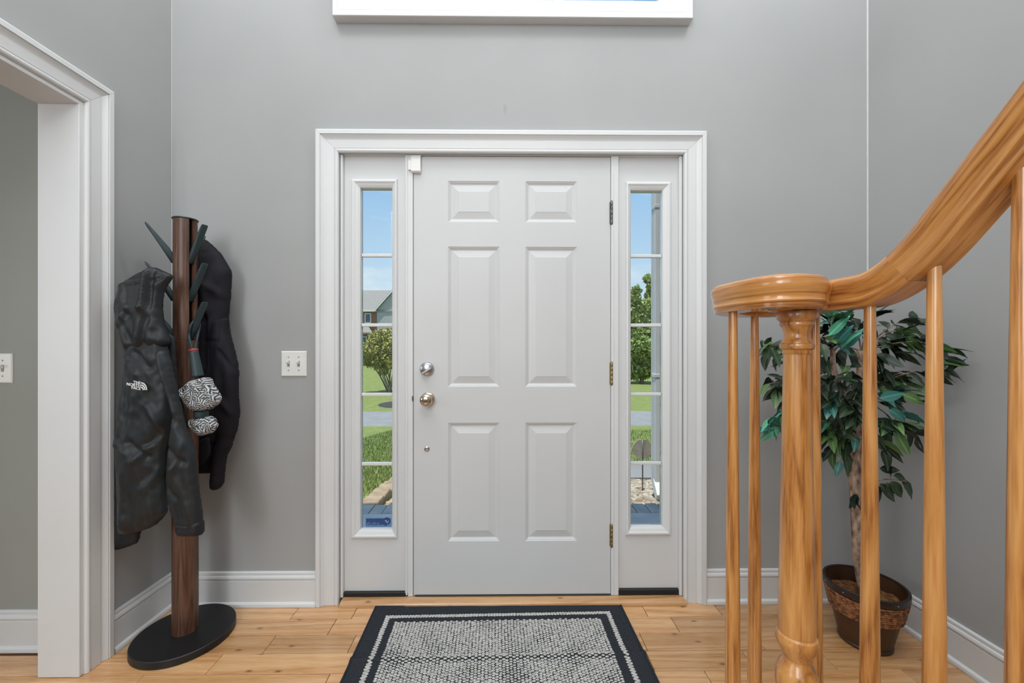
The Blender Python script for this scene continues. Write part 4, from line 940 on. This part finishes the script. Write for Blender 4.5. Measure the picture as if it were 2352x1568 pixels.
for n_, xa, xb, ya, yb2, dmin, dmax, pal in ((12, 1752, 1800, 785, 835, -.07, -.01, 'ddg'), (8, 1760, 1800, 860, 935, -.07, -.01, 'ddg'), (10, 1756, 1802, 950, 1010, -.13, -.05, 'mtgtm'), (34, 1893, 1990, 720, 1060, -.11, .02, 'dddddtg'), (14, 1895, 1985, 880, 1010, -.11, .02, 'ddd'), (26, 2024, 2122, 745, 1010, -.11, .03, 'ddddg'), (7, 2162, 2192, 788, 862, -.17, -.13, 'dg')):
    for _ in range(n_):
        c_ = tp(rng.uniform(xa, xb), rng.uniform(ya, yb2), rng.uniform(dmin, dmax)); out = c_-hub['e']; out.z *= .3; out = out.normalized()
        d = out*.8+Vector((rng.uniform(-.6, .6), rng.uniform(-.7, .3), rng.uniform(-1.0, .1))); d.normalize(); sc = rng.uniform(.75, 1.05); p = c_-d*.04*sc; tip = c_+d*.05*sc
        if tip.x > XR-.008 or tip.y > -.012: continue
        leaf(p, d, rng.choice(pal), sc)
# lower side shoot with big dark leaves, and the teal tuft on the trunk
a = tp(1972, 1120, -.01); b = tp(2085, 1105, -.06); pts = catmull([a, a.lerp(b, .5)+Vector((0, 0, .02)), b], 6); tube('twig', pts, list(np.linspace(.003, .0012, len(pts))), M['bark'], pt, 5)
for px_, py_, qx, qy, sc in ((2052, 1092, 2112, 1108, 1.0), (2070, 1102, 2122, 1160, 1.1), (2045, 1105, 2095, 1160, 1.0), (2035, 1108, 2075, 1168, 1.05), (2020, 1110, 2060, 1150, 1.0), (2010, 1112, 2046, 1195, 1.0), (2020, 1075, 2060, 1080, .8)):
    p, q = tp(px_, py_, -.05), tp(qx, qy, -.06); leaf(p, q-p, 'd', sc*1.05, rng.uniform(-.3, .3)+math.pi/2*.75)
for qx, qy in ((1945, 1180), (1955, 1170), (1948, 1160), (1960, 1185)):
    p, q = tp(1968, 1135, -.02), tp(qx, qy, -.04); leaf(p, q-p, rng.choice('td'), .75)
for px_, py_, qx, qy, k in ((2072, 905, 2100, 915, 'g'), (2058, 990, 2072, 1018, 'g'), (2040, 940, 2078, 960, 't'), (2020, 915, 2062, 905, 't'), (1920, 790, 1940, 762, 't'), (1938, 800, 1960, 775, 't'), (1905, 770, 1925, 748, 'm'), (1933, 800, 1944, 780, 'm'), (1775, 965, 1756, 985, 'm'), (1790, 975, 1758, 960, 't')):
    p, q = tp(px_, py_, -.11), tp(qx, qy, -.13); leaf(p, q-p, k, 1.0, math.pi/2*.8)

def leaf_rank(q):                            # leaves that show between the balusters come first
    c_ = q[0]+q[1] @ Vector((.04*q[4], 0, 0)); d = c_-CAM; x_ = PX0+F*d.dot(RGT)/d.dot(FWD)
    vis = any(a-8 < x_ < b+8 for a, b in ((1700, 1722), (1756, 1795), (1893, 1983), (2028, 2122), (2168, 2320)))
    return (0 if vis else 1, c_.y)
LEAVES.sort(key=leaf_rank)
for p, R_, kind, i, sc in LEAVES[:300]:
    o = bpy.data.objects.new('leaf', LMESH[(kind, i)]); COL.objects.link(o); o.parent = pt; o.location = p-PC; o.rotation_euler = R_.to_euler(); o.scale = (sc,)*3
b = MB()
for p, R_, kind, i, sc in LEAVES[300:]:
    me = LMESH[('d', i)]; b.add([p+R_ @ (v.co*sc) for v in me.vertices], [tuple(q.vertices) for q in me.polygons])
if LEAVES[300:]: b.build('leaf_mass', LM['d'], pt, smooth=True, kind='stuff')

# ================================================================== OUTSIDE
GZ = -.15
def gz(y):
    """lie of the land: level by the porch, falling to the road, then level"""
    if y < 1.6: return -.17
    if y < 10.2: return -.17-1.13*(y-1.6)/8.6
    if y < 26: return -1.30
    return -1.30+(y-26)*.022
M['grass'] = noisy('lawn_green', (.24, .28, .095), .2, 3.5, .9, .8, 60, .2, col2=(.165, .22, .065), bdist=.03, detail=8)
M['grass_blade'] = noisy('grass_blades', (.30, .37, .13), .3, 9, .8, col2=(.18, .25, .07))
M['asphalt'] = noisy('pale_asphalt', (.22, .225, .235), .08, 3, .9, .3, 60)
M['concrete'] = noisy('porch_concrete', (.68, .68, .68), .08, 6, .85, .2, 80)
M['paver'] = noisy('blue_grey_paver', (.54, .54, .53), .15, 10, .85, .3, 80, col2=(.42, .42, .42))
M['edge'] = noisy('tan_edging_stone', (.36, .285, .205), .2, 12, .9, .5, 60, col2=(.25, .18, .115))
M['gravel'] = noisy('river_gravel', (.44, .40, .34), .35, 14, .85, col2=(.20, .15, .11))
def grid_ground(name, x0, x1, y0, y1, nx, ny, mat, dz=0, **k):
    V = []; Fc = []
    for j in range(ny+1):
        y = y0+(y1-y0)*(j/ny)**1.6
        for i in range(nx+1): x = x0+(x1-x0)*i/nx; V.append((x, y, gz(y)+dz))
    for j in range(ny):
        for i in range(nx): Fc.append((j*(nx+1)+i, j*(nx+1)+i+1, (j+1)*(nx+1)+i+1, (j+1)*(nx+1)+i))
    return ob(name, V, Fc, mat, smooth=True, kind='structure', **k)
grid_ground('lawn', -60, 60, .3, 140, 12, 60, M['grass'], label='green lawns rolling past the road outside', cat='lawn')
YR0, YR1 = UF(860, 990, -1.30).y, UF(860, 946, -1.30).y
box('road', -60, 60, YR0, YR1, -1.36, -1.285, M['asphalt'], kind='structure', label='pale grey street crossing behind the front lawn', cat='road')
box('porch_floor', -3.2, 3.2, .161, 1.275, -.3, -.115, M['concrete'], kind='structure', label='smooth concrete porch slab just outside the door', cat='porch')
pv_ = root('paver_border', (0, 1.36, -.2), 'row of blue-grey pavers at the edge of the porch', 'pavers', kind='structure')
x_ = -2.2
while x_ < 2.3:
    box('paver', x_+.003, x_+.102, 1.283, 1.475, -.2, -.118+random.uniform(-.003, .003), M['paver'], pv_, .006); x_ += .105
wk = box('walkway', .35, 3.6, 2.62, 3.25, -.55, gz(2.6)+.025, M['asphalt'], kind='structure', label='pale walkway beyond the gravel bed, right sidelight', cat='walkway')
# tan edging stones left
eg = root('stone_edging', (-1.1, 1.5, -.2), 'low edging of tan stones beside the gravel, left sidelight', 'edging')
y_ = 1.482; k = 0
while y_ < 5.2:
    ln = random.uniform(.17, .23); zt = gz(y_)+.055-.004*random.random()
    v, f = boxvf(-1.185+random.uniform(-.006, .006), -1.035+random.uniform(-.006, .006), y_+.003, y_+ln-.003, zt-.18, zt, .012, 2)
    v = [(p[0], p[1], p[2]+.006*noise.noise((p[0]*20, p[1]*20, p[2]*20+k))) for p in v]; ob('edging_stone', v, f, M['edge'], eg); y_ += ln; k += 1
# gravel beds
def gravel(name, x0, x1, y0, y1, n, s0, s1, mat, seed, label, more=None):
    rg = random.Random(seed); b = MB(); bm = bmesh.new(); bmesh.ops.create_icosphere(bm, subdivisions=1, radius=1); iv, jf = bm_vf(bm)
    b.box(x0, x1, y0, y1, gz(y1)-.12, gz(y1)-.02)
    if more: b.box(*more, gz(more[3])-.12, gz(more[3])-.02)
    for i_ in range(n+(900 if more else 0)):
        x, y = (rg.uniform(x0, x1), rg.uniform(y0, y1)) if i_ < n else (rg.uniform(*more[:2]), rg.uniform(*more[2:])); s = rg.uniform(s0, s1); a = rg.uniform(0, 6.28); ca, sa = math.cos(a), math.sin(a)
        kx, ky, kz = s*rg.uniform(.8, 1.5), s*rg.uniform(.6, 1), s*rg.uniform(.4, .75); z = gz(y)-.012+rg.uniform(0, .02)
        b.add([(x+ca*p[0]*kx-sa*p[1]*ky, y+sa*p[0]*kx+ca*p[1]*ky, z+p[2]*kz) for p in iv], jf)
    return tag(b.build(name, mat), label, 'gravel', kind='stuff')
M['gravel_l'] = noisy('cream_gravel', (.46, .37, .26), .3, 14, .85, col2=(.26, .19, .12))
gravel('gravel_bed', -.985, -.35, 1.49, 5.0, 2600, .016, .034, M['gravel_l'], 3, 'cream gravel inside the edging, left sidelight')
gravel('gravel_bed', .5, 1.42, 1.49, 2.6, 2600, .018, .036, M['gravel'], 4, 'brown and grey river gravel, right sidelight', (1.42, 2.5, 1.90, 2.6))
# near grass blades (left view)
rg = np.random.RandomState(5)
def blades(n, x0, x1, y0, y1, h0, h1):
    V = np.zeros((n*3, 3)); x = rg.uniform(x0, x1, n); y = y0+(y1-y0)*rg.uniform(0, 1, n)**1.5; z = np.array([gz(q) for q in y]); a = rg.uniform(0, 6.28, n); h = rg.uniform(h0, h1, n); w = .004+.0008*y
    V[0::3] = np.c_[x-np.cos(a)*w, y-np.sin(a)*w, z]; V[1::3] = np.c_[x+np.cos(a)*w, y+np.sin(a)*w, z]; V[2::3] = np.c_[x+rg.uniform(-.03, .03, n), y+rg.uniform(-.03, .03, n), z+h]
    return V, [(3*i, 3*i+1, 3*i+2) for i in range(n)]
V, Fc = blades(26000, -3.2, -1.24, 1.5, 9.8, .03, .07); ob('grass', V, Fc, M['grass_blade'], label='short grass blades of the near lawn, left sidelight', cat='grass', kind='stuff')
V, Fc = blades(12000, 1.2, 4.6, 3.3, 9.8, .03, .07); ob('grass', V, Fc, M['grass_blade'], label='short grass blades of the lawn, right sidelight', cat='grass', kind='stuff')
# foliage generator
def foliage(name, blobs, n, s0, s1, mat, parent, seed):
    rg = np.random.RandomState(seed); wts = np.array([b[3]*b[4]*b[5] for b in blobs]) ** .7; wts /= wts.sum(); idx = rg.choice(len(blobs), n, p=wts); B = np.array(blobs)[idx]
    u = rg.normal(size=(n, 3)); u /= np.linalg.norm(u, axis=1)[:, None]; r = rg.uniform(.55, 1.05, n)[:, None]
    c = B[:, :3]+u*r*B[:, 3:6]; a = rg.normal(size=(n, 3)); a /= np.linalg.norm(a, axis=1)[:, None]; t = rg.normal(size=(n, 3)); b_ = np.cross(a, t); b_ /= np.linalg.norm(b_, axis=1)[:, None]
    s = rg.uniform(s0, s1, n)[:, None]; V = np.zeros((n*4, 3)); V[0::4] = c-a*s; V[1::4] = c+b_*s*.55; V[2::4] = c+a*s; V[3::4] = c-b_*s*.55
    ob(name, V, [(4*i, 4*i+1, 4*i+2, 4*i+3) for i in range(n)], mat, parent, kind='stuff')
M['fol_y'] = noisy('shrub_yellow_green', (.44, .40, .12), .3, 6, .7, col2=(.28, .30, .08)); M['fol_g'] = noisy('tree_spring_green', (.40, .45, .14), .3, 3, .7, col2=(.20, .27, .07)); M['fol_d'] = noisy('tree_mid_green', (.30, .38, .10), .3, 3, .7, col2=(.15, .22, .05))
M['stem'] = noisy('grey_brown_stems', (.22, .18, .14), .2, 10, .9)
def G(px, py, y): return U(px, py, y)
# shrub across the road (left view): multi-stem
SY = 20.0; sb0 = G(893, 905, SY); gsh = gz(SY)
sh = root('flowering_shrub', (sb0.x, SY, gsh), 'yellow-green multi-stem shrub across the street, left sidelight', 'shrub')
for k in range(9):
    tx, ty = 845+k*11+random.uniform(-5, 5), random.uniform(800, 850); t = G(tx, ty, SY+random.uniform(-.6, .6)); b = Vector((sb0.x+random.uniform(-.15, .25), SY+random.uniform(-.15, .15), gsh)); m_ = b.lerp(t, .5)+Vector((.0, 0, .25))
    tube('stem', catmull([b, m_, t], 5), list(np.linspace(.045, .018, 11)), M['stem'], sh, 6)
bl = []
for px_, py_, r in ((848, 800, 22), (870, 778, 24), (890, 775, 24), (905, 790, 26), (860, 830, 20), (885, 820, 24), (840, 825, 16), (910, 830, 22), (925, 800, 25), (880, 850, 14)):
    p = G(px_, py_, SY+random.uniform(-.4, .4)); q = r/F*(SY-CAM.y); bl.append((p.x, p.y, p.z, q, q, q*.9))
foliage('foliage', bl, 5200, .05, .11, M['fol_y'], sh, 1)
# mulch bed and sapling stake in front of it
mb2 = G(885, 922, YR1+1.6); M['mulch'] = noisy('dark_mulch', (.045, .040, .042), .3, 12, .95, .5, 50)
lathe('mulch_bed', [(.0005, .02), (.9, .02), (1.15, .0), (1.2, -.05)][::-1], (mb2.x+.75, YR1+2.1, gz(YR1)+.012), M['mulch'], None, 30, cap=False, label='dark mulch bed under the shrub across the street', cat='mulch bed')
# trees in the right view
TYY = 27.0
def tree(name, blobs_px, y, base_px, mat, n, label, seed, s=(.10, .2)):
    b = G(base_px, 870, y); r = root(name, (b.x, y, gz(y)), label, 'tree', 'trees beyond the street')
    top = max(-q[1] for q in blobs_px); tip = G(base_px, -top+30, y)
    tube('trunk', [(b.x, y, gz(y)-.02), (b.x, y, (gz(y)+tip.z)/2), (b.x+.1, y, tip.z)], [.16, .11, .03], M['stem'], r, 8)
    bl = []
    for px_, py_, rr_ in blobs_px:
        p = G(px_, py_, y+random.uniform(-.6, .6)); q = rr_/F*(y-CAM.y); bl.append((p.x, p.y, p.z, q, q, q))
    foliage('crown', bl, n, *s, mat, r, seed)
tree('leafy_tree', [(1448, 690, 24), (1465, 710, 24), (1470, 750, 26), (1452, 780, 24), (1455, 740, 24), (1440, 720, 24), (1462, 668, 12)], TYY+3, 1452, M['fol_g'], 5200, 'pale green leafy tree at the left of the right sidelight', 2)
tree('leafy_tree', [(1486, 700, 15), (1490, 730, 18), (1484, 760, 16), (1500, 690, 18), (1491, 678, 11), (1488, 640, 10), (1496, 660, 12), (1505, 740, 20)], TYY+6, 1492, M['fol_g'], 4200, 'tall pale tree reaching highest beside the downspout', 3)
tree('round_evergreen', [(1475, 800, 27), (1470, 830, 28), (1482, 845, 24), (1458, 850, 22), (1490, 815, 22), (1475, 775, 22), (1455, 815, 22)], TYY-2, 1474, M['fol_d'], 7000, 'dense green evergreen standing on the far lawn, right sidelight', 4)
# backdrop hedge line
hd = root('hedge_row', (-18, 43, gz(43)), 'far row of dark shrubs at the foot of the house', 'hedge')
bl = [(-24+k*.8, 43+random.uniform(-.4, .4), gz(43)+.5, .6, .6, .6) for k in range(16)]; foliage('foliage', bl, 2600, .1, .22, M['fol_d'], hd, 9)
# neighbour's house (left view)
M['brick'] = noisy('red_brick', (.24, .095, .060), .3, 14, .85, .3, 30, col2=(.33, .17, .12)); M['siding'] = noisy('grey_siding', (.36, .38, .40), .04, 4, .7); M['shingle'] = noisy('grey_shingles', (.27, .265, .25), .15, 10, .9, .4, 40, col2=(.20, .20, .19)); M['htrim'] = noisy('house_white_trim', (.68, .68, .66), .03, 4, .6); M['hglass'] = noisy('house_window_glass', (.055, .10, .15), .1, 2, .12)
HY = 46.0; k_ = (HY-CAM.y)/F
hx = lambda px: G(px, 700, HY).x; hz = lambda py: G(860, py, HY).z
hs = root('neighbour_house', (hx(850), HY+3, gz(HY)), 'brick and grey siding house with grey roof across the street', 'house')
xw0, xw1 = hx(740), hx(868); xg1 = hx(985)
box('brick_wall', xw0, xw1, HY, HY+8, gz(HY), hz(714), M['brick'], hs)
# siding wing with its gable facing the street, standing a little forward
ap = (hx(868)+xg1)/2
V = [(xw1, HY-.35, gz(HY)), (xg1, HY-.35, gz(HY)), (xg1, HY-.35, hz(712)), (ap, HY-.35, hz(646)), (xw1, HY-.35, hz(712))]; V += [(p[0], HY+8, p[2]) for p in V]
fixn(ob('siding_wall', V, [(0, 1, 2, 3, 4), (9, 8, 7, 6, 5), (0, 5, 6, 1), (1, 6, 7, 2), (2, 7, 8, 3), (3, 8, 9, 4), (4, 9, 5, 0)], M['siding'], hs))
ov = .25; th_ = .18
for sx_, x_e in ((-1, xw1), (1, xg1)):                               # gable roof slopes with white rakes
    e0 = Vector((x_e+sx_*.2, 0, hz(714))); e1 = Vector((ap, 0, hz(644)))
    V = [(e0.x, HY-.35-ov, e0.z), (e1.x, HY-.35-ov, e1.z), (e1.x, HY+8, e1.z), (e0.x, HY+8, e0.z)]; V += [(p[0], p[1], p[2]+th_) for p in V]
    fixn(ob('gable_roof', V, [(0, 1, 2, 3), (7, 6, 5, 4), (0, 4, 5, 1), (1, 5, 6, 2), (2, 6, 7, 3), (3, 7, 4, 0)], M['shingle'], hs))
    V = [(e0.x, HY-.36-ov, e0.z-.12), (e1.x, HY-.36-ov, e1.z-.12), (e1.x, HY-.36-ov, e1.z+.10), (e0.x, HY-.36-ov, e0.z+.10)]; V += [(p[0], p[1]-.06, p[2]) for p in V]
    fixn(ob('rake_board', V, [(0, 1, 2, 3), (7, 6, 5, 4), (0, 4, 5, 1), (1, 5, 6, 2), (2, 6, 7, 3), (3, 7, 4, 0)], M['htrim'], hs))
# main roof, ridge parallel to the street
yr = HY+4; zr = CAM.z+(PY0-667)*(yr-CAM.y)/F
V = [(xw0-.4, HY-.45, hz(713)), (xg1, HY-.45, hz(713)), (xg1, yr, zr), (xw0-.4, yr, zr), (xg1, HY+8.4, hz(713)), (xw0-.4, HY+8.4, hz(713))]
V += [(p[0], p[1], p[2]-.2) for p in V]
fixn(ob('main_roof', V, [(0, 1, 2, 3), (3, 2, 4, 5), (6, 9, 8, 7), (9, 11, 10, 8), (0, 6, 7, 1), (5, 4, 10, 11), (0, 3, 9, 6), (3, 5, 11, 9), (1, 7, 8, 2), (2, 8, 10, 4)], M['shingle'], hs))
box('eave_board', xw0-.4, xw1-.05, HY-.52, HY-.46, hz(716), hz(711.5), M['htrim'], hs)
def hwin(a, b, t, d, y):
    w_ = box('window', hx(a), hx(b), y-.10, y-.005, hz(d), hz(t), M['htrim'], hs); m_ = .16*(b-a)*k_
    box('pane', hx(a)+m_, hx(b)-m_, y-.13, y-.1005, hz(d)+m_, hz(t)-m_, M['hglass'], w_)
hwin(838, 853, 719, 742, HY); hwin(812, 826, 719, 742, HY); hwin(828.5, 843, 772, 800, HY); hwin(800, 816, 772, 800, HY)
# lower porch roof
V = [(hx(790), HY-1.7, hz(764)), (hx(866), HY-1.7, hz(764)), (hx(846), HY-.01, hz(749)), (hx(790), HY-.01, hz(749))]; V += [(p[0], p[1], p[2]-.16) for p in V]
fixn(ob('porch_roof', V, [(0, 1, 2, 3), (7, 6, 5, 4), (0, 4, 5, 1), (1, 5, 6, 2), (2, 6, 7, 3), (3, 7, 4, 0)], M['shingle'], hs))
# garage wing right: downspout and stone veneer
GYW = U(1505, 1140, 0).y+1.75
M['spout'] = noisy('white_downspout', (.62, .62, .65), .03, 8, .4); M['stone'] = noisy('dark_stone_veneer', (.09, .085, .08), .4, 6, .9, .5, 40, col2=(.36, .36, .34))
GX = U(1518.5, 900, GYW+.06).x              # face of the wing, looking towards the walk
gw = root('stone_wing', (GX+1, GYW-.8, -.2), 'stone-faced corner of the house wing beside the white downspout', 'building')
box('backing_wall', GX+.05, GX+2.4, .165, GYW+.06, -.25, 4.2, M['stone'], gw)
z_ = -.24; rg2 = random.Random(9)
while z_ < 3.4:
    h_ = rg2.uniform(.09, .22); y_ = GYW+.07+rg2.uniform(-.02, .012)
    while y_ > .75:
        l_ = rg2.uniform(.16, .34); dp = rg2.uniform(0, .022); v, f = boxvf(GX-dp, GX+.055, y_-l_+.006, y_-.006, z_+.006, z_+h_-.006, .016, 2)
        v = [(p[0], p[1]+.008*noise.noise((p[1]*9, p[2]*9, z_)), p[2]+.008*noise.noise((p[2]*9, p[1]*9, z_+5))) for p in v]; ob('veneer_stone', v, f, M['stone'], gw); y_ -= l_
    z_ += h_
spx0, spx1 = U(1497.5, 900, GYW+.045).x, U(1514, 900, GYW+.02).x
ds = root('downspout', ((spx0+spx1)/2, GYW, -.18), 'white rectangular downspout seen through the right sidelight', 'downspout')
box('pipe', spx0, spx1, GYW-.03, GYW+.045, -.05, 4.0, M['spout'], ds, .008, 2)
v, f = boxvf(spx0-.002, spx1+.002, -.04, .04, -.11, .11, .008, 2); a = math.radians(62)
ob('elbow', [(p[0]-.02*(p[2] < 0), GYW-.045+p[1]*math.cos(a)+p[2]*math.sin(a)*.8, -.085+p[2]*math.cos(a)-p[1]*math.sin(a)) for p in v], f, M['spout'], ds)
for z in (.9, 2.4): box('strap', spx0-.006, spx1+.006, GYW-.034, GYW+.05, z, z+.03, M['spout'], ds, .002)
box('flange', spx0-.007, spx0-.0005, GYW+.035, GYW+.05, -.05, 4.0, M['spout'], ds, .002)
# octagonal yard sign, its back to the house
SGY = U(1476, 1115, 0).y+2.05; sc_ = U(1475, 1031, SGY); R = 23.5/F*(SGY-CAM.y)
M['signback'] = noisy('weathered_sign_back', (.42, .39, .34), .2, 14, .8, col2=(.30, .27, .22))
sg = root('yard_sign', (sc_.x, SGY, gz(SGY)), 'octagonal yard sign on a stake seen from behind, right sidelight', 'sign')
V = []
for yy_ in (SGY-.004, SGY+.004):
    for k in range(8): a = math.pi/8+k*math.pi/4; V.append((sc_.x+R*math.cos(a), yy_, sc_.z+R*math.sin(a)))
fixn(ob('plate', V, [tuple(range(8)), tuple(range(8, 16))]+[(k, (k+1) % 8, 8+(k+1) % 8, 8+k) for k in range(8)], M['signback'], sg))
tube('stake', [(sc_.x, SGY-.011, gz(SGY)-.03), (sc_.x, SGY-.011, sc_.z+R*1.02)], .006, M['dark_metal'], sg, 8)
